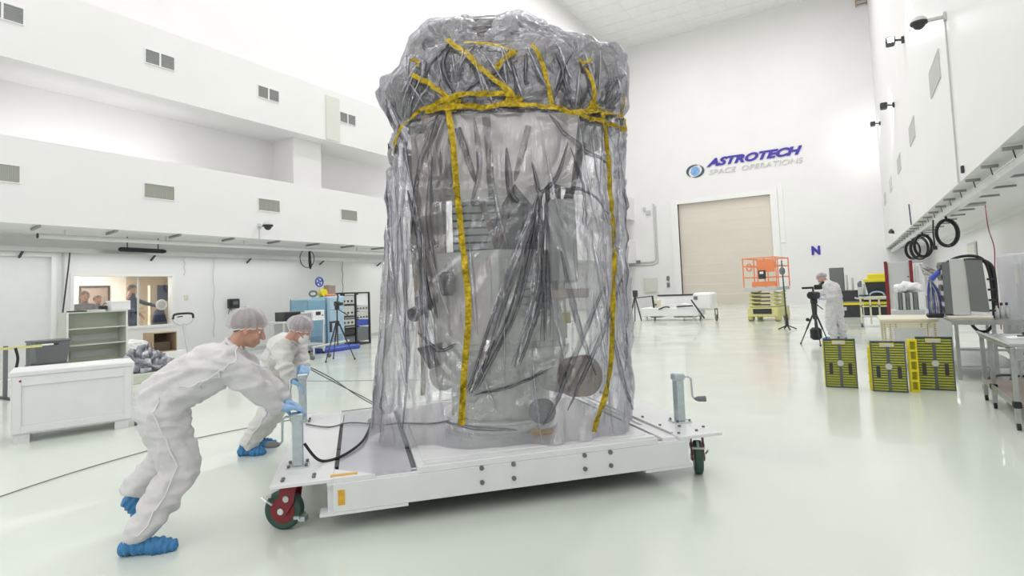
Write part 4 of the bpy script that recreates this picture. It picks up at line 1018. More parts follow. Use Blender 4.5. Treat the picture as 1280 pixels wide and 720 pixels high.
# people in the office behind the window
def watcher(lab, base, hh, look, shirt, hairm, arm=None, cap=None, bend=0.0, s=1.0):
    t = thing('person', lab, 'person', base)
    k = hh / 1.72
    L_ = Vector(look).normalized(); sd = L_.cross(V(0, 0, 1)).normalized()
    H_ = V(0, 0, 1.60 * k) + L_ * bend
    g = G()
    limb(g, [V(0, 0, .9 * k), V(0, 0, 1.1 * k) + L_ * bend * .4, V(0, 0, 1.32 * k) + L_ * bend * .8], [.15, .15, .14], 16)
    for q in (-1, 1):
        limb(g, [sd * q * .09 + V(0, 0, .88 * k), sd * q * .11 + V(0, 0, .48 * k), sd * q * .11 + V(0, 0, .08)], [.095, .065, .05])
        S_ = sd * q * .19 + V(0, 0, 1.38 * k) + L_ * bend * .8
        A_ = arm[0 if q < 0 else 1] if arm and arm[0 if q < 0 else 1] else (S_ + V(0, 0, -.28) + sd * q * .04, S_ + V(0, 0, -.42) + L_ * .2)
        limb(g, [V(0, 0, 1.36 * k) + L_ * bend * .8, S_, Vector(A_[0]), Vector(A_[1])], [.10, .068, .052, .038])
        hg = G(); hand(hg, A_[1], Vector(A_[1]) - Vector(A_[0]), (0, 0, -1), .5, 1.0, q); fuse('hand', hg, M['skin'], t, .006, 2)
        make('shoe', G().cbox(-.05, .05, -.1, .16, 0, .09, .03), M['dark'], t, loc=sd * q * .11, rot=(0, 0, math.atan2(L_.y, L_.x) - pi / 2))
    limb(g, [V(0, 0, 1.38 * k) + L_ * bend * .9, H_ + V(0, 0, -.1)], [.08, .055])
    fuse('clothed_body', g, shirt, t, .016, 3, wr_disp(base[0] + base[1], .006))
    head(t, H_, look, (0, 0, 1), 1.05 * s, hair=hairm, cap=False, vox=.009)
    if cap:
        make('cap', G().ball(H_ + V(0, 0, .05) - L_ * .02, .1, .1, .09, half=True).cbox(-.001, .001, -.001, .001, 0, .001, .0001), M['navy'], t, smooth=True)
    return t
watcher('man in a grey shirt at the far left of the office window', (-17.5, 6.95, 0), 2.02, (1, -.25, 0), M['shirt'], M['hair'], bend=.05, s=1.15)
watcher('second man in the office window, looking out beside the man in grey', (-17.7, 7.33, 0), 1.92, (1, .2, 0), M['shirt'], M['hair'], bend=.02, s=1.05)
watcher('standing person in dark navy clothes and cap with one arm stretched right', (-17.5, 8.12, 0), 2.2, (.5, .8, -.1), M['navy'], M['hair'], arm=((V(.15, .32, 1.62), V(.2, .55, 1.55)), None), cap=True, s=1.1)
t = thing('ring_lamp', 'round white ring lamp on a dark stand inside the office window', 'lamp', (-17.15, 8.72, 0))
make('ring', G().tube([(0, .13 * cos(a), 1.58 + .13 * sin(a)) for a in [2 * pi * k / 24 for k in range(25)]], .03, 8), M['white'], t, smooth=True)
make('lens', G().cyl((-.01, 0, 1.58), (.01, 0, 1.58), .1, n=20), M['lgrey'], t)
make('stand', G().cyl((-.03, .0, 0), (-.03, 0, 1.5), .03).cyl((-.03, 0, .0), (-.03, 0, .03), .22), M['dark'], t)
make('draped_cloth', G().lathe([(.20, .85), (.19, 1.1), (.12, 1.42), (.05, 1.46)], (-.12, .0, 0), 18), M['navy'], t, smooth=True)
t = thing('picture_frame', 'dark framed inner window on the white office wall', 'window', (-20.48, 8.4, 1.5))
make('frame', G().bb(0, .04, -.42, .42, .70, .76).bb(0, .04, -.42, .42, 0, .05).bb(0, .04, -.42, -.37, .05, .70).bb(0, .04, .37, .42, .05, .70), M['brown'], t)
make('pane', G().bb(0, .01, -.37, .37, .05, .70), M['copper'], t)
t = thing('office_poster', 'dark blue framed poster hanging on the tan office wall', 'poster', (-18.74, 9.6, 1.9)); make('sheet', G().bb(0, .01, -.2, .2, -.2, .3), M['navy'], t)
# ---------------------------------------------------------------- left side things
t = thing('storage_crate', 'long low white panelled crate on feet at the left', 'crate', (-8.663, 2.685, 0), math.atan2(.934, .356))
W_, D_ = 1.22, .62   # local x along the front, local +y towards the back
make('body', G().cbox(0, W_, 0, D_, .1, .80, .01), M['crate'], t)
make('lid', G().cbox(-.015, W_ + .015, -.015, D_ + .015, .79, .86, .015), M['crate'], t)
for a in ((.02, .10, .12, .78), (W_ - .10, W_ - .02, .12, .78)): make('frame_post', G().bb(a[0], a[1], -.02, 0, a[2], a[3]), M['crate'], t, bevel=.004)
for a in ((.10, W_ - .10, .68, .78), (.10, W_ - .10, .12, .2)): make('frame_rail', G().bb(a[0], a[1], -.02, 0, a[2], a[3]), M['crate'], t, bevel=.004)
for x in (.03, W_ - .2):
    for y in (.02, D_ - .12): make('foot', G().bb(x, x + .15, y, y + .1, 0, .1), M['crate'], t)
make('label_dot', G().cyl((.09, -.02, .74), (.09, -.024, .74), .012, n=10), M['maroon'], t)
make('small_castor', G().cyl((W_ + .02, .1, .04), (W_ + .05, .1, .04), .04, n=12), M['grey'], t)

t = thing('shelf_unit', 'pale green grey open shelf unit below the office window', 'shelf', (-13.75, 5.15, 0))
make('side', G().bb(-.36, 0, 0, .025, 0, 1.50), M['shelfg'], t); make('side', G().bb(-.36, 0, 1.1, 1.125, 0, 1.50), M['shelfg'], t)
make('back', G().bb(-.38, -.36, 0, 1.125, 0, 1.50), M['shelfg'], t)
for z in (.05, .44, .80, 1.14, 1.475): make('shelf', G().bb(-.36, 0, .025, 1.1, z, z + .025), M['shelfg'], t)
make('front_edge', G().bb(0, .006, -.002, .03, 0, 1.5), M['trim'], t); make('front_edge', G().bb(0, .006, 1.095, 1.127, 0, 1.5), M['trim'], t)
for z in (.68, 1.02): make('rear_lip', G().bb(-.355, -.34, .2, 1.0, z - .15, z), M['lgrey'], t)
t = thing('white_carton', 'small white box standing on the right end of the shelf unit', 'box', (-13.9, 6.1, 1.5)); make('box', G().cbox(-.15, .15, -.13, .24, 0, .21, .01), M['white'], t); make('lid_line', G().bb(.15, .152, -.12, .23, .16, .165), M['lgrey'], t)
t = thing('paper_stack', 'white sheets lying on top of the shelf unit', 'paper', (-13.95, 5.72, 1.5))
for k in range(4): make('sheet', G().box(0, 0, .005 + k * .009, .22, .34 - k * .02, .007, Matrix.Rotation(.1 * k, 3, 'Z')), M['white'], t)
t = thing('black_folder', 'flat black case on the left end of the shelf unit', 'case', (-13.9, 5.38, 1.5)); make('case', G().cbox(-.12, .12, -.14, .14, 0, .03, .006), M['dark'], t)
t = thing('camera_gear', 'small dark camera gear on the shelf unit beside the white box', 'camera', (-14.0, 5.9, 1.535)); make('body', G().cbox(-.05, .05, -.07, .07, 0, .08, .01).cyl((.05, 0, .04), (.12, 0, .04), .03), M['dark'], t); make('bracket', G().tube([(0, 0, .08), (0, .04, .14), (0, .09, .1)], .01, 6), M['dark'], t)

def bin_(loc, lab, h=.38):
    t = thing('storage_bin', lab, 'bin', loc, 0, 'stacked grey bins')
    g = G(); a, b = (.17, .24), (.21, .29)
    vs = [(sx * a[0], sy * a[1], 0) for sx, sy in ((-1, -1), (1, -1), (1, 1), (-1, 1))] + [(sx * b[0], sy * b[1], h) for sx, sy in ((-1, -1), (1, -1), (1, 1), (-1, 1))]
    g.add(vs, [(3, 2, 1, 0), (0, 1, 5, 4), (1, 2, 6, 5), (2, 3, 7, 6), (3, 0, 4, 7), (4, 5, 6, 7)]); make('tub', g, M['grey'], t, bevel=.01)
    make('rim', G().cbox(-.225, .225, -.305, .305, h, h + .04, .01), M['grey'], t)
    make('handle', G().bb(.2, .23, -.08, .08, h - .06, h - .03), M['dark'], t)
bin_((-13.6, 4.80, 0.105), 'lower grey plastic bin of the stack left of the shelf unit')
bin_((-13.6, 4.80, .528), 'upper grey plastic bin of the stack left of the shelf unit', .42)
t = thing('bin_dolly', 'low flat dolly under the grey bins', 'dolly', (-13.6, 4.8, 0)); make('deck', G().cbox(-.22, .22, -.3, .3, .06, .1, .01), M['dark'], t)
for sx in (-1, 1):
    for sy in (-1, 1): make('wheel', G().cyl((sx * .16, sy * .22 - .02, .03), (sx * .16, sy * .22 + .02, .03), .03), M['black'], t)
t = thing('barrier_rail', 'yellow striped rail on dark stands at the left edge of the frame', 'barrier', (-13.2, 3.4, 0))
make('rail', G().bb(-.03, .03, 0, 1.15, .88, .925), M['cream'], t); make('rail_tip', G().bb(-.02, .02, 1.15, 1.33, .90, .93), M['white'], t)
for y in (.62, .95):
    make('stand', G().bb(-.02, .02, y - .03, y + .03, .02, .95), M['grey'], t); make('foot', G().bb(-.3, .3, y - .04, y + .04, 0, .03), M['dark'], t)
make('hanging_strap', G().tube(smoothpath([(.03, .75, .9), (.05, .78, .7), (.05, .74, .45), (.03, .7, .2)]), .025, 6), M['black'], t)

t = thing('pallet_jack', 'pallet jack with a black loop handle standing by the left wall', 'pallet jack', (-12.0, 6.5, 0), radians(15))
make('shaft', G().cyl((.2, .05, .25), (0, .04, 1.18), .035, .03), M['lgrey'], t)
make('handle_loop', G().tube(smoothpath([(0, -.02, 1.14), (0, -.17, 1.2), (0, -.22, 1.30), (0, -.18, 1.37), (0, .04, 1.385), (0, .26, 1.37), (0, .30, 1.30), (0, .25, 1.2), (0, .1, 1.14)], 5), .016, 7), M['lgrey'], t, smooth=True)
make('grip', G().tube(smoothpath([(0, -.215, 1.28), (0, -.18, 1.37), (0, .04, 1.388), (0, .26, 1.37), (0, .295, 1.28)], 5), .024, 7), M['black'], t, smooth=True)
make('lever', G().bar((0, -.1, 1.32), (0, .02, 1.33), .02), M['black'], t)
make('pump', G().cyl((.2, .05, .05), (.2, .05, .4), .07).bb(.1, .3, -.15, .25, .1, .22), M['cream'], t)
for y in (-.15, .2): make('fork', G().cbox(-.0, 1.1, y - .07, y + .07, .05, .11, .01), M['lgrey'], t)
make('wheel', G().cyl((.2, -.02, .09), (.2, .12, .09), .09), M['black'], t)
t = thing('plastic_pile', 'crumpled heap of silvery plastic sheeting on a low pallet by the left wall', 'plastic sheet', (-13.0, 6.35, 0))
g = G(); nu, nv = 60, 30
for j in range(nv + 1):
    for i in range(nu):
        a = 2 * pi * i / nu; ph = (pi / 2) * j / nv
        k = noise.voronoi(Vector((cos(a) * 2.4, sin(a) * 2.4 + j * .02, ph * 2.5)))[0]
        r_ = 1 - .35 * (1 - min(1, (k[1] - k[0]) * 3)) + .15 * noise.noise(Vector((cos(a) * 3, sin(a) * 3, ph)))
        g.v.append((.36 * cos(a) * sin(ph) * r_, .62 * sin(a) * sin(ph) * r_, .20 + .55 * cos(ph) * r_ * (1 - .35 * max(0, sin(a)))))
for j in range(nv):
    for i in range(nu): g.f.append((j * nu + i, j * nu + nu + i, j * nu + nu + (i + 1) % nu, j * nu + (i + 1) % nu))
make('sheeting', g, M['plastic'], t); make('pallet', G().cbox(-.45, .45, -.7, .7, .0, .19, .01), M['shelfg'], t)
t = thing('cardboard_box', 'open brown cardboard box below the office window', 'box', (-15.4, 7.8, .38))
for a in ((-.25, .25, -.30, -.28, 0, .5), (-.25, .25, .26, .28, 0, .5), (-.25, -.23, -.28, .26, 0, .5), (-.25, .25, -.28, .26, 0, .02), (-.25, .25, -.28, .26, .48, .5)): make('panel', G().bb(*a), M['card'], t)
make('inside_back', G().bb(-.23, -.22, -.28, .26, .02, .48), M['cardshade'], t); make('flap', G().bar((.25, -.29, .25), (.45, -.42, .25), .01, .45), M['card'], t)  # inside back wears the shade-darkened cardboard
make('contents', G().bb(-.2, .1, -.2, .2, .02, .25), M['cardshade'], t)
t = thing('low_stand', 'low white cabinet under the cardboard box', 'cabinet', (-15.5, 7.6, 0)); make('body', G().cbox(-.4, .4, -.75, .7, 0, .38, .01), M['white'], t); make('door_line', G().bb(.4, .405, -.02, -.01, .03, .35), M['lgrey'], t)
t = thing('white_bags', 'soft white plastic bags left of the cardboard box', 'bag', (-15.2, 7.15, .38))
g = G(); limb(g, [V(0, -.1, .18), V(0, .12, .16)], [.2, .17], 14); q = fuse('bag', g, M['white'], t, .02, 3, wr_disp(4, .02))
make('tray', G().bb(-.2, .2, -.28, .2, 0, .02), M['lgrey'], t)

# instruments by the left wall
t = thing('instrument_table', 'white metal table carrying the black and grey instruments', 'table', (-13.5, 9.9, 0))
make('top', G().cbox(-.35, .35, -.1, 1.3, .96, 1.0, .008), M['alu'], t)
for sx in (-.31, .31):
    for y in (-.06, 1.26): make('leg', G().bb(sx - .02, sx + .02, y - .02, y + .02, .06, .96), M['alu'], t)
for sx in (-.31, .31):
    for y in (-.06, 1.26): make('castor', G().cyl((sx, y - .02, .04), (sx, y + .02, .04), .04), M['dark'], t)
make('shelf', G().cbox(-.33, .33, -.08, 1.28, .28, .31, .006), M['lgrey'], t)
make('back_panel', G().bb(-.33, -.31, .1, 1.2, .5, .92), M['lgrey'], t)
t = thing('black_instrument', 'black instrument box on the left of the instrument table', 'instrument', (-13.45, 10.17, 1.0)); make('box', G().cbox(-.2, .2, -.27, .27, 0, .25, .01), M['dark'], t); make('face', G().bb(.2, .205, -.24, .24, .02, .22), M['black'], t); make('antenna', G().cyl((0, .1, .25), (0, .1, .6), .006, n=5), M['dark'], t)
t = thing('grey_instrument', 'grey instrument with small buttons between black and white boxes', 'instrument', (-13.45, 10.66, 1.0)); make('box', G().cbox(-.18, .18, -.20, .20, 0, .21, .01), M['lgrey'], t)
for i in range(5):
    for j in range(3): make('button', G().bb(.18, .187, -.16 + i * .065, -.12 + i * .065, .04 + j * .05, .065 + j * .05), M['grey'], t)
t = thing('white_instrument', 'white instrument with a dark display on the table end', 'instrument', (-13.45, 11.0, 1.0)); make('box', G().cbox(-.18, .18, -.14, .28, 0, .25, .01), M['white'], t); make('display', G().bb(.18, .185, -.03, .14, .11, .21), M['dark'], t); make('knob', G().cyl((.18, .2, .1), (.2, .2, .1), .02), M['grey'], t)
def blue_cab(y, w, h, mm, lab):
    t = thing('equipment_cabinet', lab, 'cabinet', (-14.35, y, 0))
    make('body', G().cbox(-.4, .4, 0, w, .1, h, .03), mm, t); make('door', G().cbox(.4, .42, .04, w - .04, .15, h - .45, .008), mm, t); make('top_door', G().cbox(.4, .42, .04, w - .04, h - .42, h - .05, .008), mm, t)
    for k in range(5): make('vent_slot', G().bb(.42, .424, .12, w - .12, .22 + k * .05, .235 + k * .05), M['grey'], t)
    make('handle', G().bb(.42, .44, w - .12, w - .09, h * .5, h * .5 + .15), M['alu'], t)
    for y_ in (.1, w - .1): make('castor', G().cyl((.3, y_ - .03, .05), (.3, y_ + .03, .05), .05), M['black'], t)
    return t
blue_cab(11.2, .72, 1.58, M['blue'], 'darker blue equipment cabinet left of its pale blue neighbour')
blue_cab(12.0, .66, 1.64, M['lblue'], 'pale blue equipment cabinet beside the black rack')
t = thing('blue_tray', 'bright blue plastic base sticking out under the pale blue cabinet', 'tray', (-13.5, 11.6, 0)); make('tray', G().cbox(-.3, .3, -.4, 1.0, .0, .13, .03), M['dblue'], t); make('rail', G().bb(-.3, .34, -.5, -.4, .15, .2), M['lgrey'], t)
t = thing('tool_pile', 'yellow, orange and grey tools heaped on the pale blue cabinet', 'tools', (-14.3, 12.1, 1.64))
make('grey_box', G().cbox(-.1, .12, .12, .42, 0, .36, .01), M['copper'], t); make('yellow_roll', G().cyl((-.1, .0, .12), (.1, .0, .12), .12), M['yellow'], t); make('orange_cloth', G().cbox(-.1, .2, .0, .35, 0, .07, .02), M['orange'], t)
make('coil', G().tube([(.1, -.45 + .14 * cos(a), .1 + .08 * sin(a)) for a in [2 * pi * k / 16 for k in range(17)]], .03, 6), M['grey'], t)
t = thing('blue_fan', 'small blue ring fan standing on a thin stalk above the cabinets', 'fan', (-14.3, 11.98, 1.76))
make('ring', G().tube([(0, .14 * cos(a), .34 + .14 * sin(a)) for a in [2 * pi * k / 20 for k in range(21)]], .025, 7), M['dblue'], t, smooth=True)
for k in range(4): make('blade', G().box(0, .06 * cos(k * pi / 2 + .4), .34 + .06 * sin(k * pi / 2 + .4), .01, .09, .05, Matrix.Rotation(k * pi / 2 + .4, 3, 'X')), M['dblue'], t)
make('stalk', G().cyl((0, 0, 0), (0, 0, .2), .02), M['lgrey'], t)
t = thing('equipment_rack', 'black open equipment rack with grey instruments behind the tripod', 'rack', (-14.5, 12.76, 0))
for y in (0, .60, 1.21): make('post', G().bb(.25, .31, y, y + .045, 0, 1.72), M['dark'], t)
for y in (0, .60, 1.21): make('rear_post', G().bb(-.3, -.25, y, y + .045, 0, 1.72), M['dark'], t)
make('top', G().cbox(-.3, .31, 0, 1.25, 1.70, 1.75, .01), M['dark'], t); make('base', G().cbox(-.3, .31, 0, 1.25, 0.0, .06, .01), M['dark'], t)
cols = ['lgrey', 'alu', 'lgrey', 'dark', 'grey']
for k, z in enumerate((1.36, .98, .66, .36, .10)): 
    u_ = make('instrument_unit', G().cbox(-.25, .27, .05, .59, z, z + (.28, .34, .2, .2, .22)[k], .01), M[cols[k]], t)
    if k < 3:
        for q in range(3): make('dial', G().cyl((.27, .14 + q * .16, z + .1), (.29, .14 + q * .16, z + .1), .035, n=10), M['dark'], u_)
    make('shelf_bar', G().bb(-.25, .3, .04, .6, z - .035, z - .01), M['black'], t)
for k, (z, h, m_) in enumerate(((1.3, .36, 'white'), (1.12, .16, 'lgrey'), (.98, .1, 'lgrey'), (.86, .1, 'alu'), (.62, .2, 'dblue'), (.12, .45, 'grey'))):
    u_ = make('instrument_unit', G().cbox(-.25, .27, .655, 1.2, z, z + h, .01), M[m_], t)
    if k in (1, 3):
        for q in range(4): make('dial', G().cyl((.27, .72 + q * .13, z + h / 2), (.285, .72 + q * .13, z + h / 2), .03, n=10), M['dark'], u_)

def tripod(name, lab, loc, h, spread, rz, m_, cam_=None, group=None):
    t = thing(name, lab, 'tripod', loc, rz)
    for k in range(3):
        a = 2 * pi * k / 3 + .3
        F_ = Vector((spread * cos(a), spread * sin(a), .02)); T_ = Vector((.05 * cos(a), .05 * sin(a), h * .72)); Mi = F_.lerp(T_, .5)
        l = make('leg', G().cyl(F_, Mi, .013).cyl(Mi, T_, .02), m_, t)
        make('foot', G().ball(F_, .025, nu=8, nv=6), M['black'], l)
    make('column', G().cyl((0, 0, h * .3), (0, 0, h), .018).cyl((0, 0, h * .68), (0, 0, h * .78), .055), m_, t)
    make('head', G().cbox(-.05, .05, -.04, .04, h, h + .09, .01), m_, t)
    make('pan_handle', G().cyl((0, 0, h + .03), (.25, .1, h - .15), .012), m_, t)
    return t
t = tripod('tripod', 'black camera tripod standing in front of the blue cabinets', (-11.35, 10.05, 0), 1.28, .42, .3, M['dark'])
make('camera_body', G().cbox(-.05, .05, -.08, .08, 1.37, 1.5, .015).cyl((.05, 0, 1.43), (.16, 0, 1.43), .04).tube([(0, .02, 1.5), (0, .06, 1.62), (0, .0, 1.7)], .02, 6), M['dark'], t)
make('side_clamp', G().box(0, -.18, .98, .05, .3, .05).box(0, -.3, .86, .05, .05, .25), M['dark'], t)
t = thing('rolling_stool', 'small trolley base with white tube frame behind the masked worker', 'trolley', (-12.2, 10.3, 0))
make('frame', G().tube([(0, -.35, .32), (0, .9, .38)], .03, 7).tube([(0, -.3, .08), (0, -.3, .32)], .025, 6), M['lgrey'], t)
for y in (-.35, .2): make('castor', G().cyl((0, y - .03, .06), (0, y + .03, .06), .06), M['grey'], t); 

# cables on floor and cart
t = thing('floor_cable', 'long thin dark cable lying across the pale floor from the lower left', 'cable', (-6, 3, 0))
make('cable', G().tube(smoothpath([(.75, -3.0, .008), (-.36, -1.09, .008), (-.72, .4, .008), (-.62, 1.4, .008), (-.2, 2.6, .008), (.6, 3.6, .008), (1.2, 4.4, .008)]), .005, 5), M['wire'], t)
t = thing('thin_wire', 'thin wire running along the floor behind the cart', 'cable', (-8, 6, 0))
make('wire', G().tube(smoothpath([(-2.6, 1.2, .006), (-1, 1.4, .006), (.5, 2.0, .006), (2.5, 2.8, .006)]), .004, 5), M['wire'], t)
t = thing('control_cable', 'black cable drooping from the near jack post to the deck', 'cable', cart_pt(.14, .40, .37), CA)
make('cable', G().tube(smoothpath([(.045, .0, .16), (.15, .02, .02), (.3, .1, .012), (.45, .42, .02), (.52, .85, .02), (.55, 1.15, .012)]), .011, 7), M['black'], t, smooth=True)
make('connector', G().cyl((.55, 1.15, .03), (.56, 1.25, .05), .035), M['lgrey'], t)
t = thing('ground_cable', 'thin dark cable crossing the deck toward the bag', 'cable', cart_pt(.3, 1.45, .37), CA)
make('cable', G().tube(smoothpath([(-.22, .35, .012), (.0, .12, .012), (.2, .22, .012), (.5, .0, .012), (.65, -.1, .032), (.95, -.25, .035), (1.3, -.1, .035)]), .0075, 6), M['wire'], t, smooth=True)
t = thing('tether_cable', 'grey cable held by the masked worker and trailing down to the floor', 'cable', (-4.76, 3.86, 0))
make('cable', G().tube(smoothpath([(0, 0, .90), (.03, .25, .75), (.05, .6, .5), (.1, 1.0, .25), (.12, 1.3, .05), (.3, 1.55, .012), (.7, 1.6, .012), (1.0, 1.9, .012)]), .006, 6), M['wire'], t, smooth=True)
make('second_cable', G().tube(smoothpath([(0, 0, .88), (.08, .3, .68), (.3, .5, .5), (.42, .55, .40), (.45, .55, .39)]), .006, 6), M['wire'], t, smooth=True)

# ---------------------------------------------------------------- far end
t = thing('scissor_lift', 'orange and cream scissor lift parked before the tan door', 'scissor lift', (-3.05, 25.2, 0), radians(-8))
make('chassis', G().cbox(-.58, .58, -.9, .9, .18, .55, .03), M['cream'], t)
make('chassis_recess', G().bb(-.35, .35, -.92, -.9, .3, .5), M['dark'], t)
for sx in (-.52, .52):
    for sy in (-.6, .6): make('wheel', G().cyl((sx - .09, sy, .2), (sx + .09, sy, .2), .2, n=20), M['cream'], t, smooth=False)
for k in range(4):
    z = .58 + k * .15
    for s in (-.48, .48):
        make('scissor_arm', G().bar((s, -.8, z), (s, .8, z + .13), .05, .07), M['cream'], t)
        make('scissor_arm', G().bar((s * .9, -.8, z + .13), (s * .9, .8, z), .05, .07), M['cream'], t)
    make('cross_tube', G().cyl((-.5, -.82, z + .03), (.5, -.82, z + .03), .035), M['cream'], t)
    make('end_block', G().bb(-.3, .3, -.86, -.8, z + .06, z + .10), M['dark'], t)
make('platform', G().cbox(-.62, .62, -1.0, 1.0, 1.22, 1.36, .02), M['lgrey'], t)
for z in (1.75, 2.2, 2.52):
    make('guard_rail', G().tube([(-.62, -.98, z), (.62, -.98, z), (.62, .98, z), (-.62, .98, z), (-.62, -.98, z)], .025, 6), M['orange'], t)
for sx in (-.62, -.2, .2, .62):
    for sy in (-.98, .98): make('rail_post', G().cyl((sx, sy, 1.36), (sx, sy, 2.54), .025, n=8), M['orange'], t)
make('toe_board', G().bb(-.3, .6, -1.02, -.99, 1.38, 1.58), M['orange'], t)
make('gate_panel', G().bb(-.05, .58, -1.01, -.98, 1.95, 2.42), M['orange'], t)
make('control_box', G().cbox(-.02, .25, -1.1, -1.0, 1.68, 2.02, .02), M['dark'], t); make('decal', G().bb(.04, .18, -1.105, -1.1, 1.88, 1.97), M['white'], t)
make('side_control', G().cbox(.35, .55, -.95, -.8, 2.1, 2.4, .02), M['grey'], t)
make('orange_hoop', G().tube([(-.38 + .1 * cos(a), -.99, 2.15 + .14 * sin(a)) for a in [2 * pi * k / 14 for k in range(15)]], .03, 6), M['orange'], t)
t = thing('pole_stand', 'tall thin black pole on a low four legged base right of the scissor lift', 'pole', (-1.94, 20.28, 0))
make('pole', G().cyl((0, 0, .1), (-.04, 0, 2.25), .025, .018), M['dark'], t); make('joint', G().cyl((0, 0, .1), (0, 0, .5), .06, .03), M['dark'], t)
for k in range(4): make('base_leg', G().bar((0, 0, .14), (.28 * cos(k * pi / 2 + .4), .28 * sin(k * pi / 2 + .4), .02), .035), M['dark'], t)
make('top_orb', G().ball((-.04, 0, 1.9), .09, .09, .13, 12, 8), M['grey'], t)

t = thing('platform_trailer', 'low white wheeled platform trailer left of the tan door', 'trailer', (-7.0, 25.6, 0))
make('bed', G().cbox(-1.35, 1.2, -.7, .7, .20, .58, .03), M['white'], t)
make('back_panel', G().cbox(-.9, .85, .55, .65, .55, 1.08, .02), M['white'], t); make('top_rail', G().bb(-.9, .85, .5, .6, 1.08, 1.14), M['dark'], t)
make('end_hood', G().cbox(.95, 1.75, -.5, .6, .45, 1.2, .08), M['white'], t); make('hood_port', G().bb(1.0, 1.16, -.52, -.5, .9, 1.05), M['grey'], t)
make('folded_cover', G().prism([(-.7, .52), (.9, .52), (.95, .62), (.4, .75), (-.3, .7)], -.6, .4), M['white'], t)
for x, l_ in ((-.95, .45), (.1, .9)): make('under_frame', G().bb(x, x + l_, -.5, .4, .14, .28), M['green'], t)  # dark grey-green frame blocks under the trailer bed
for x in (-1.1, 1.0):
    for y in (-.6, .6): make('leg', G().cyl((x, y, 0), (x, y, .3), .05), M['lgrey'], t)
make('tow_arm', G().bar((.95, -.75, .9), (1.5, -.95, .12), .05), M['dark'], t); make('tow_arm', G().bar((.3, -.72, .62), (1.0, -.75, .66), .06), M['dark'], t)
make('cable_bit', G().tube(smoothpath([(-.5, -.72, .52), (-.2, -.74, .62), (0, -.72, .6)]), .03, 5), M['dark'], t)
t = thing('mannequin_tripod', 'black tripod with a bar at the left end of the white trailer', 'tripod', (-8.5, 24.7, 0))
make('leg', G().bar((0, 0, 1.15), (-.3, 0, .02), .05), M['dark'], t); make('leg', G().bar((0, 0, 1.15), (.15, .3, .02), .04), M['dark'], t); make('leg', G().bar((0, 0, 1.15), (.05, -.3, .02), .04), M['dark'], t)
make('bar', G().bar((0, 0, 1.05), (.85, 0, 1.12), .04).bar((.8, 0, 1.12), (.85, 0, .6), .07), M['dark'], t); make('head', G().cbox(-.08, .12, -.08, .08, 1.1, 1.4, .02), M['dark'], t)
t = thing('yellow_valve_box', 'small cream valve box on the left part of the trailer', 'box', (-7.7, 25.2, .52)); make('box', G().cbox(-.15, .2, -.12, .12, 0, .42, .02), M['benchc'], t); make('knob', G().cyl((.02, -.12, .2), (.02, -.17, .2), .05), M['grey'], t)
t = thing('trailer_castor_frame', 'small green and black wheel bracket at the right end of the trailer', 'bracket', (-5.05, 24.9, 0)); make('wheel', G().cyl((-.03, 0, .14), (.03, 0, .14), .14), M['green'], t); make('fork', G().bb(-.06, -.04, -.05, .05, .1, .5).bb(.04, .06, -.05, .05, .1, .5).bb(-.06, .06, -.05, .05, .48, .52), M['dark'], t)
for k, (x, z, lab) in enumerate(((-12.1, 1.3, 'upper small grey switch box beside the tan door'), (-12.1, .8, 'lower small dark switch box beside the tan door'))):
    t = thing('switch_box', lab, 'switch', (x, 42.9, z + .6)); make('box', G().cbox(-.1, .1, 0, .1, 0, .35, .02), M['grey'], t)
g = G(); g.bb(-13.8, -13.0, 30, 30.06, .2, 1.5)

# black road cases
t = thing('road_case', 'upper black flight case right of the cameraman', 'case', (-.08, 26.9, .62)); make('body', G().cbox(-.37, .37, -.3, .3, 0, .47, .02), M['dark'], t); make('edge', G().bb(-.37, .37, -.31, -.3, .0, .015), M['alu'], t)
t = thing('road_case', 'lower black flight case with a yellow band under the upper case', 'case', (-.12, 26.9, 0)); make('body', G().cbox(-.37, .37, -.3, .3, .02, .62, .02), M['dark'], t); make('yellow_band', G().bb(-.38, .38, -.315, -.3, .50, .59), M['yellow'], t); make('side_label', G().bb(-.37, -.2, -.315, -.3, .28, .42), M['lgrey'], t)
for k, x in enumerate((-.25, -.05, .15, .2)):
    t = thing('upright_tube', ('thin grey tube standing on the left of the black cases', 'second thin grey tube standing on the black cases', 'short dark tube standing on the black cases', 'bent dark hook at the right end on the black cases')[k], 'tube', (x, 26.95, 1.09)); make('tube', G().cyl((0, 0, 0), (0, 0, (.62, .5, .3, .2)[k]), .04, n=8), M['lgrey'] if k < 2 else M['grey'], t)

# cream trolley with black and yellow tote
t = thing('cream_trolley', 'cream wheeled trolley carrying the black and yellow tote', 'trolley', (.52, 21.7, 0))
make('top', G().cbox(-.42, .42, -.35, .35, .90, .98, .02), M['benchc'], t); make('mid_rail', G().bb(-.4, .4, -.34, -.31, .64, .69), M['cream'], t)
for x in (-.38, -.12, .12, .36): make('post', G().bb(x - .025, x + .025, -.34, -.29, .1, .9), M['benchc'], t)
for x in (-.38, .36): make('post', G().bb(x - .025, x + .025, .29, .34, .1, .9), M['benchc'], t)
make('lower_shelf', G().cbox(-.4, .4, -.33, .33, .32, .37, .01), M['alu'], t); make('drawer_box', G().cbox(-.3, .36, -.28, .3, .38, .86, .02), M['dark'], t); make('yellow_band', G().bb(-.3, .36, -.29, -.28, .72, .80), M['yellow'], t)
for x in (-.38, .36):
    for y in (-.3, .3): make('castor', G().cyl((x - .03, y, .07), (x + .03, y, .07), .07), M['grey'], t)
make('push_handle', G().tube([(-.42, -.3, .9), (-.52, -.3, .93), (-.52, .3, .93), (-.42, .3, .9)], .02, 6), M['lgrey'], t)
t = thing('tote_box', 'black plastic tote with a bright yellow lid on the cream trolley', 'tote', (.62, 21.75, .98))
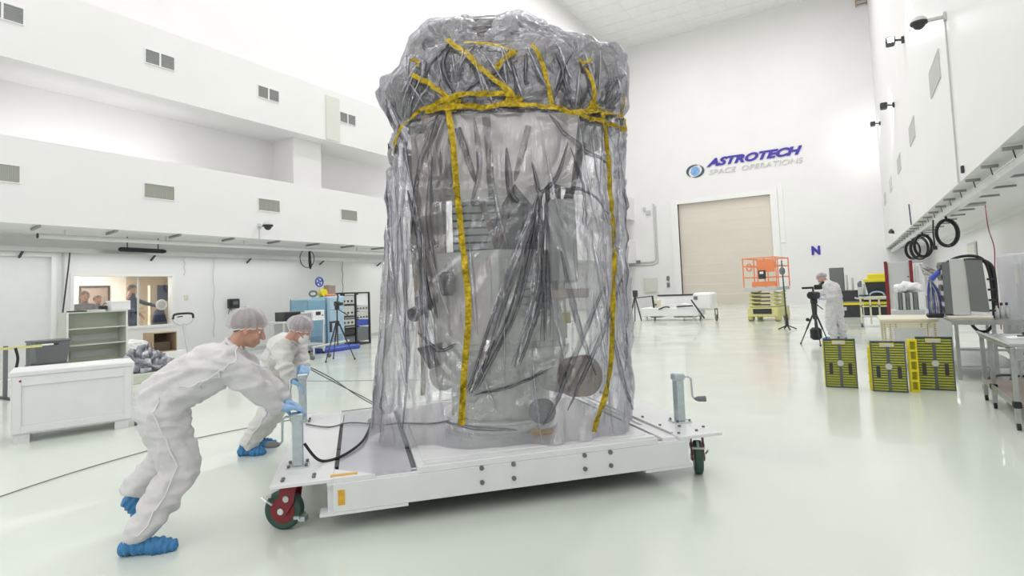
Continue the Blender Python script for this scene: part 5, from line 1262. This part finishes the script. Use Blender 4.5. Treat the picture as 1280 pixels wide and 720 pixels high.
vs = [(sx * .24, sy * .18, .0) for sx, sy in ((-1, -1), (1, -1), (1, 1), (-1, 1))] + [(sx * .32, sy * .23, .45) for sx, sy in ((-1, -1), (1, -1), (1, 1), (-1, 1))]
make('tub', G().add(vs, [(3, 2, 1, 0), (0, 1, 5, 4), (1, 2, 6, 5), (2, 3, 7, 6), (3, 0, 4, 7), (4, 5, 6, 7)]), M['dark'], t, bevel=.01)
make('lid', G().cbox(-.36, .34, -.26, .26, .45, .56, .02).cbox(-.24, .33, -.22, .22, .54, .72, .03), M['yellow'], t)
t = thing('hose_loops', 'blue and white hose loops lying on the cream trolley', 'hose', (.5, 21.5, .98))
make('hose', G().tube([(.1 + .2 * cos(a), -.05, .02 + .12 * abs(sin(a))) for a in [pi * k / 16 for k in range(17)]], .025, 6), M['lblue'], t); make('hose', G().tube([(-.25 + .13 * cos(a), -.08 + .06 * sin(a), .03) for a in [2 * pi * k / 16 for k in range(17)]], .025, 6), M['navy'], t)
t = thing('tool_caddy', 'grey caddy of small bottles at the left end of the cream trolley', 'caddy', (.17, 21.5, .98)); make('caddy', G().cbox(-.08, .08, -.1, .1, 0, .3, .02), M['lgrey'], t); make('bottle', G().cyl((0, 0, .3), (0, 0, .5), .04), M['grey'], t); make('bottle', G().cyl((.1, 0, .0), (.1, 0, .4), .04), M['lgrey'], t)

t = thing('tall_cabinet', 'tall pale grey cabinet between two dark red posts', 'cabinet', (1.12, 20, 0))
make('body', G().cbox(-.26, .27, -.2, .3, .05, 2.0, .01), M['lgrey'], t)
for x in (-.30, .30): make('red_post', G().bb(x - .04, x + .04, -.24, -.16, .0, 2.03), M['maroon'], t)
for k in range(4): make('latch', G().bb(.2, .24, -.21, -.2, 1.1 + k * .15, 1.13 + k * .15), M['maroon'], t)
t = thing('white_column', 'slim white column cabinet right of the red posts', 'cabinet', (1.62, 20.3, 0)); make('body', G().cbox(-.1, .12, -.2, .2, 0, 1.95, .01), M['white'], t); make('groove', G().bb(-.02, -.01, -.205, -.2, .1, 1.85), M['lgrey'], t)
t = thing('equipment_box', 'dark and light striped equipment box on a stand beyond the cream bench', 'box', (1.02, 16.2, 0))
make('stand', G().cbox(-.3, .35, -.3, .3, 0, .80, .01), M['lgrey'], t)
for k in range(6): make('panel', G().bb(-.22 + k * .07, -.165 + k * .07, -.25, .2, .80, 1.2), M['green'] if k % 2 else M['lgrey'], t)
make('white_box', G().cbox(.22, .34, -.25, .2, .8, 1.2, .01), M['white'], t)
t = thing('white_bundle', 'white crumpled bundle on top of the striped equipment box', 'bundle', (1.05, 16.1, 1.2))
g = G(); limb(g, [V(-.15, 0, .1), V(.0, .02, .14), V(.22, 0, .1)], [.1, .12, .1], 12); fuse('wrap', g, M['white'], t, .02, 2, wr_disp(8, .03))
t = thing('second_stand', 'grey cluttered stand with small boxes between bench and steel table', 'stand', (1.45, 15.2, 0)); make('stand', G().cbox(-.15, .25, -.3, .3, 0, .85, .01), M['lgrey'], t); make('box', G().cbox(-.12, .12, -.2, .2, .85, 1.15, .01), M['copper'], t); make('box', G().cbox(-.1, .05, -.22, -.1, 1.0, 1.35, .01), M['alu'], t)
# cream perforated bench
t = thing('cream_bench', 'cream workbench with perforated legs behind the yellow boards', 'workbench', (.73, 11.9, 0))
make('top', G().cbox(-.40, .42, -.35, .9, .82, .87, .01), M['benchc'], t); make('apron', G().bb(-.36, .38, -.33, -.31, .72, .82), M['benchc'], t)
for x in (-.33, -.25, .26, .36):
    make('leg', G().bb(x - .022, x + .022, -.34, -.30, .0, .82), M['benchc'], t)
g = G()
for x in (-.33, -.25, .26, .36, -.17, .18):
    for k in range(9 if abs(x) > .2 else 2): g.cyl((x, -.3405, .78 - k * .035), (x, -.342, .78 - k * .035), .008, n=6)
make('holes', g, M['dark'], t)['kind'] = 'stuff'
for x in (-.33, .36): make('leg', G().bb(x - .022, x + .022, .84, .88, 0, .82), M['benchc'], t)
make('lower_shelf', G().cbox(-.36, .38, -.3, .85, .30, .33, .01), M['alu'], t)

# ---------------------------------------------------------------- yellow boards
def board(x, y, w, h, lean, lab, rz=0):
    t = thing('spill_deck', lab, 'deck panel', (x, y, 0), rz, 'yellow slotted deck panels standing on edge')
    R3 = Matrix.Rotation(lean, 3, 'X'); 
    def bx(x0, x1, y0, y1, z0, z1): return G().add([R3 @ Vector(q) for q in G().bb(x0, x1, y0, y1, z0, z1).v], G().bb(0, 1, 0, 1, 0, 1).f)
    make('yellow_tray', bx(-.015, w, .03, .075, .005, h - .02), M['yellow'], t)
    make('backing', bx(.01, w - .01, .012, .03, .01, h - .01), M['slat'], t)
    n = 19
    for k in range(n):
        z = .02 + k * (h - .04) / n
        if k < n - 2 or False:
            for a, b in ((.015, w / 2 - .018), (w / 2 + .018, w - .015)): make('slat', bx(a, b, -.004, .012, z, z + (h - .04) / n * .62), M['olive'], t)
        else:
            for a, b in ((.015, w * .26), (w * .70, w - .015)): make('slat', bx(a, b, -.004, .012, z, z + (h - .04) / n * .62), M['olive'], t)
    for a in ((0, .014, 0, h), (w - .014, w, 0, h)): make('frame', bx(a[0], a[1], -.008, .03, a[2], a[3]), M['slat'], t)
    for a in ((0, w, 0, .014), (0, w, h - .014, h)): make('frame', bx(a[0], a[1], -.008, .03, a[2], a[3]), M['slat'], t)
    make('centre_rib', bx(w / 2 - .016, w / 2 + .016, -.008, .02, 0, h - .08), M['slat'], t)
    g = G(); c = R3 @ Vector((w / 2, -.012, h * .5)); c2 = R3 @ Vector((w / 2, .01, h * .5)); g.cyl(c, c2, .042, n=20); make('hub', g, M['lgrey'], t)
    make('handle_slot', bx(w * .29, w * .67, -.01, .012, h - .075, h - .035), M['lgrey'] , t); make('handle_rim', bx(w * .27, w * .69, -.006, .012, h - .085, h - .025), M['yellow'], t)
    for a in (w * .14, w * .74): make('dark_slot', bx(a, a + .045, -.009, .012, h * .28, h * .50), M['dark'], t)
    return t
board(-.445, 9.58, .405, .71, -.04, 'leftmost yellow slotted deck panel, standing alone', .06)
board(.135, 9.43, .41, .70, -.02, 'middle yellow slotted deck panel of the three', 0)
board(.685, 9.77, .42, .735, -.02, 'rightmost yellow slotted deck panel of the three', 0.02)
t = thing('yellow_tray', 'plain yellow tray edge showing behind the left side of the middle deck panel', 'tray', (.10, 9.58, .0)); make('tray', G().cbox(0, .38, 0, .06, .0, .60, .01), M['yellow'], t)
for k in range(4): make('rib', G().bb(-.008, 0, .005, .055, .1 + k * .12, .12 + k * .12), M['yellow'], t)
t = thing('yellow_tray', 'yellow slotted tray standing edge on between the middle and right deck panels', 'tray', (.585, 9.50, 0), .35)
for x in (0, .085): make('rail', G().bb(x, x + .02, 0, .05, 0, .72), M['yellow'], t)
for k in range(6): make('rung', G().bb(.02, .085, 0, .05, .0 + k * .138, .03 + k * .138), M['yellow'], t)
make('back', G().bb(.0, .105, .05, .06, 0, .72), M['olive'], t)

# ---------------------------------------------------------------- cameraman's camera
t = tripod('tripod', 'black video tripod in front of the cameraman', (-.87, 15.65, 0), 1.0, .36, .5, M['dark'])
make('fluid_head', G().cbox(-.07, .07, -.06, .06, 1.0, 1.12, .02).cyl((0, 0, .62), (0, 0, 1.0), .045, .07), M['dark'], t)
make('bag', G().cbox(-.12, .12, -.1, .1, .12, .42, .05), M['black'], t)
make('knob', G().ball((-.2, -.05, .62), .045), M['black'], t)
t = thing('video_camera', 'black video camera mounted on the tripod', 'video camera', (-.87, 15.65, 1.12))
make('body', G().cbox(-.12, .14, -.16, .16, 0, .17, .03), M['dark'], t); make('lens', G().cyl((-.04, -.16, .09), (-.04, -.34, .09), .07, .085, n=18), M['black'], t)
make('top_handle', G().tube([(0, -.12, .17), (0, -.12, .24), (0, .12, .24), (0, .12, .17)], .018, 6), M['dark'], t)
make('microphone', G().cyl((-.22, -.2, .27), (.0, .0, .27), .025), M['black'], t); make('viewfinder', G().cbox(.02, .2, .0, .12, .22, .34, .02).cyl((.12, .12, .3), (.22, .22, .4), .035), M['black'], t)

# ---------------------------------------------------------------- steel table and its load
t = thing('steel_table', 'long stainless steel table behind the low steel cart', 'table', (1.22, 10.75, 0))
make('top', G().cbox(0, .9, 0, 2.9, .86, .90, .008), M['steel'], t); make('edge', G().bb(0, .9, -.005, 0, .83, .90), M['steel'], t)
for x, y in ((.06, .06), (.50, .06), (.84, .06), (.06, 2.8), (.84, 2.8)): make('leg', G().bb(x - .022, x + .022, y - .022, y + .022, 0, .86), M['steel'], t)
make('shelf', G().cbox(.08, .82, .08, 2.8, .19, .21, .005), M['steel'], t); make('stretcher', G().bb(.06, .84, .04, .08, .44, .47), M['steel'], t)
t = thing('electronics_chassis', 'tall grey electronics chassis with a dark side panel on the steel table', 'computer', (1.30, 11.45, .93))
make('body', G().cbox(.0, .22, -.3, .3, .02, .90, .01), M['lgrey'], t); make('dark_panel', G().prism([(.22, .08), (.44, .06), (.40, .86), (.19, .88)], -.32, -.28), M['green'], t); make('top_cover', G().bb(.18, .42, -.3, .3, .86, .9), M['dark'], t)
make('circuit_side', G().bb(-.10, -.0, -.28, .28, .04, .86), M['grey'], t)
for k in range(9): make('card', G().bb(-.115, -.10, -.29, .2, .08 + k * .085, .14 + k * .085), M['lgrey'] if k % 2 else M['dark'], t)
t = thing('flat_instrument', 'flat pale instrument lying under the grey chassis', 'instrument', (1.5, 11.3, .90)); make('body', G().cbox(-.28, .26, -.28, .4, 0, .035, .006), M['benchc'], t); make('lid', G().bb(-.28, .26, -.27, .4, .035, .045), M['white'], t)
t = thing('hose_arch', 'thick black hose arching over the grey chassis with a blue grip', 'hose', (1.3, 11.2, .9))
make('hose', G().tube(smoothpath([(-.13, 0, .75), (-.02, 0, .88), (.12, 0, .955), (.30, 0, .965), (.42, 0, .90), (.48, 0, .72), (.50, 0, .4), (.49, 0, .0), (.42, 0, -.18), (.3, 0, -.2), (.22, 0, -.1)]), .022, 8), M['black'], t, smooth=True)
make('side_hose', G().tube(smoothpath([(.40, .02, .9), (.52, .02, .78), (.54, .02, .4), (.52, .02, .05)]), .03, 8), M['black'], t, smooth=True)
make('blue_grip', G().cyl((-.13, 0, .75), (-.25, 0, .62), .035, .045), M['dblue'], t)
for k in range(4): make('cable_tie', G().cyl((.49, 0, .1 + k * .16), (.49, 0, .13 + k * .16), .045), M['dark'], t)
t = thing('cable_bundle', 'bundle of blue and clear cables hanging to the left of the chassis', 'cable', (1.12, 11.4, .9))
for k in range(8): make('strand', G().tube(smoothpath([(-.07 + .02 * sin(k), 0, .62), (-.1 + k * .022, .02 * sin(k * 2), .4), (-.1 + k * .026, .04 * sin(k), .1), (-.08 + k * .02, 0, .02)]), .012, 5), M['dblue'] if k % 3 == 0 else M['plastic'], t, smooth=True)
make('black_base', G().cbox(-.14, .08, -.1, .12, 0, .07, .02), M['black'], t)
t = thing('folding_arm', 'crumpled foil shade on a folding arm behind the blue grip', 'lamp', (1.2, 13, .9))
make('arm', G().tube([(0, 0, 0), (.02, 0, .5), (.1, 0, .64), (-.1, 0, .82)], .015, 6), M['lgrey'], t); make('shade', G().add([(-.14, -.05, .92), (.1, -.05, .78), (.14, .05, .66), (-.08, .08, .70), (-.02, 0, .86)], [(0, 1, 4), (1, 2, 4), (2, 3, 4), (3, 0, 4), (0, 3, 2, 1)]), M['plastic'], t); make('red_clip', G().box(.06, -.06, .76, .1, .02, .03), M['card'], t)
t = thing('wrapped_equipment', 'tall equipment shrouded in clear milky plastic at the right edge', 'wrapped equipment', (2.75, 12.9, 0))
make('inner_frame', G().cbox(-.45, .55, -.55, .6, .1, 1.75, .03), M['lgrey'], t)
g = G(); nz, nt_ = 40, 80
for j in range(nz + 1):
    for i in range(nt_):
        a = 2 * pi * i / nt_; z = .25 + 1.65 * min(1, j / (nz - 6)); k = 1 if j <= nz - 6 else 1 - (j - nz + 6) / 6.05
        cc, ss = cos(a), sin(a)
        x = .05 + .58 * k * math.copysign(abs(cc) ** .5, cc); y = .02 + .66 * k * math.copysign(abs(ss) ** .5, ss)
        w = .03 * noise.noise(Vector((cc * 4, ss * 4, z * .8))) + .015 * noise.noise(Vector((cc * 9, ss * 9, z * 2)))
        g.v.append((x + cc * w, y + ss * w, z + (.02 * noise.noise(Vector((x * 4, y * 4, 0))) if j > nz - 6 else 0)))
for j in range(nz):
    for i in range(nt_): g.f.append((j * nt_ + i, j * nt_ + (i + 1) % nt_, j * nt_ + nt_ + (i + 1) % nt_, j * nt_ + nt_ + i))
make('shroud', g, M['milkfilm'], t, smooth=True); make('dark_clip', G().cbox(-.1, .0, -.68, -.64, 1.3, 1.5, .01), M['grey'], t)
t = thing('wall_notice', 'pale grey notice box on the lower right wall under the canopy', 'notice', (4.08, 28.5, 2.2)); make('box', G().bb(-.03, 0, -.9, .9, 0, .6), M['lgrey'], t); make('lid', G().bb(-.05, -.03, -.8, .8, .05, .5), M['panel'], t)
t = thing('drop_cord', 'white cord dropping from the right canopy behind the chassis', 'cable', (2.9, 18.0, 0)); make('cord', G().tube(smoothpath([(0, 0, 3.3), (.02, 0, 2.7), (.1, 0, 2.2), (.08, 0, 1.6), (.1, 0, .2)]), .012, 5), M['maroon'], t); make('plug', G().box(-.35, 0, 3.28, .7, .06, .04), M['lgrey'], t)
t = thing('spray_bottle', 'clear bottles with dark caps on the right of the steel table', 'bottle', (1.83, 11.2, .90))
for k in range(3): make('bottle', G().lathe([(.0, 0), (.035, 0), (.035, .13), (.015, .16), (.015, .19), (0, .19)], (k * .07, .05 * k, 0), 12), M['lgrey'], t, smooth=True); 
for k in range(3): make('cap', G().cyl((k * .07, .05 * k, .19), (k * .07, .05 * k, .23), .018), M['dark'], t)
# near steel cart
t = thing('steel_cart', 'stainless steel wheeled cart with slanting top rail at the right edge', 'cart', (1.30, 7.45, 0))
make('top', G().cbox(0, .75, .25, 1.75, .80, .83, .008), M['steel'], t)
make('top_rim', G().tube([(0, 1.75, .85), (0, .0, .86), (.75, .0, .86)], .018, 6), M['steel'], t)
make('drawer', G().cbox(.04, .75, .02, .25, .70, .84, .01), M['steel'], t); make('drawer_slot', G().cbox(.1, .34, -.005, .02, .76, .79, .005), M['black'], t)
for x, y in ((.03, .1), (.03, 1.2), (.03, 1.72), (.7, .1), (.7, 1.72)): make('leg', G().bb(x - .022, x + .022, y - .022, y + .022, .07, .82), M['steel'], t, bevel=.004)
make('shelf', G().cbox(.02, .72, .08, 1.75, .24, .26, .006), M['copper'], t); make('shelf_rim', G().bb(.0, .02, .08, 1.75, .23, .285), M['steel'], t)
for x, y in ((.03, .1), (.03, 1.2)): make('bumper', G().cbox(x - .035, x + .035, y - .035, y + .035, .22, .29, .01), M['black'], t)
for x, y in ((.03, 1.72), (.7, 1.72), (.7, .1), (.03, .1), (.03, 1.2)): make('castor', G().cyl((x - .015, y, .035), (x + .015, y, .035), .035), M['black'], t)
t = thing('clipboard', 'white papers and a black pen lying on the steel cart', 'paper', (1.62, 8.6, .831)); make('sheet', G().box(0, 0, .004, .3, .22, .008), M['white'], t); make('sheet', G().box(.05, .03, .012, .28, .2, .006, Matrix.Rotation(.2, 3, 'Z')), M['white'], t); make('pen', G().cyl((-.05, 0, .025), (.08, .04, .025), .008), M['dark'], t)
t = thing('small_tools', 'small dark tools lying on the far end of the steel cart', 'tools', (1.75, 9.0, .831)); make('tool', G().cbox(-.06, .06, -.03, .03, 0, .04, .01), M['dark'], t); make('tool', G().cyl((.08, 0, .015), (.16, .05, .015), .012), M['grey'], t)
t = thing('swivel_stool', 'grey swivel stool with curved black legs behind the steel cart', 'stool', (1.80, 9.9, 0))
make('column', G().cyl((0, 0, .18), (0, 0, .60), .045, .035), M['steel'], t); make('seat', G().lathe([(0, .60), (.2, .60), (.22, .63), (.2, .67), (0, .68)], n=28), M['grey'], t, smooth=True)
for k in range(5):
    a = 2 * pi * k / 5 + 2.9; l = make('base_leg', G().tube(smoothpath([(0, 0, .22), (.2 * cos(a), .2 * sin(a), .21), (.34 * cos(a), .34 * sin(a), .14), (.37 * cos(a), .37 * sin(a), .07)]), .018, 6), M['dark'], t, smooth=True)
    make('castor', G().cyl((.37 * cos(a) - .02, .37 * sin(a), .035), (.37 * cos(a) + .02, .37 * sin(a), .035), .035), M['black'], l)
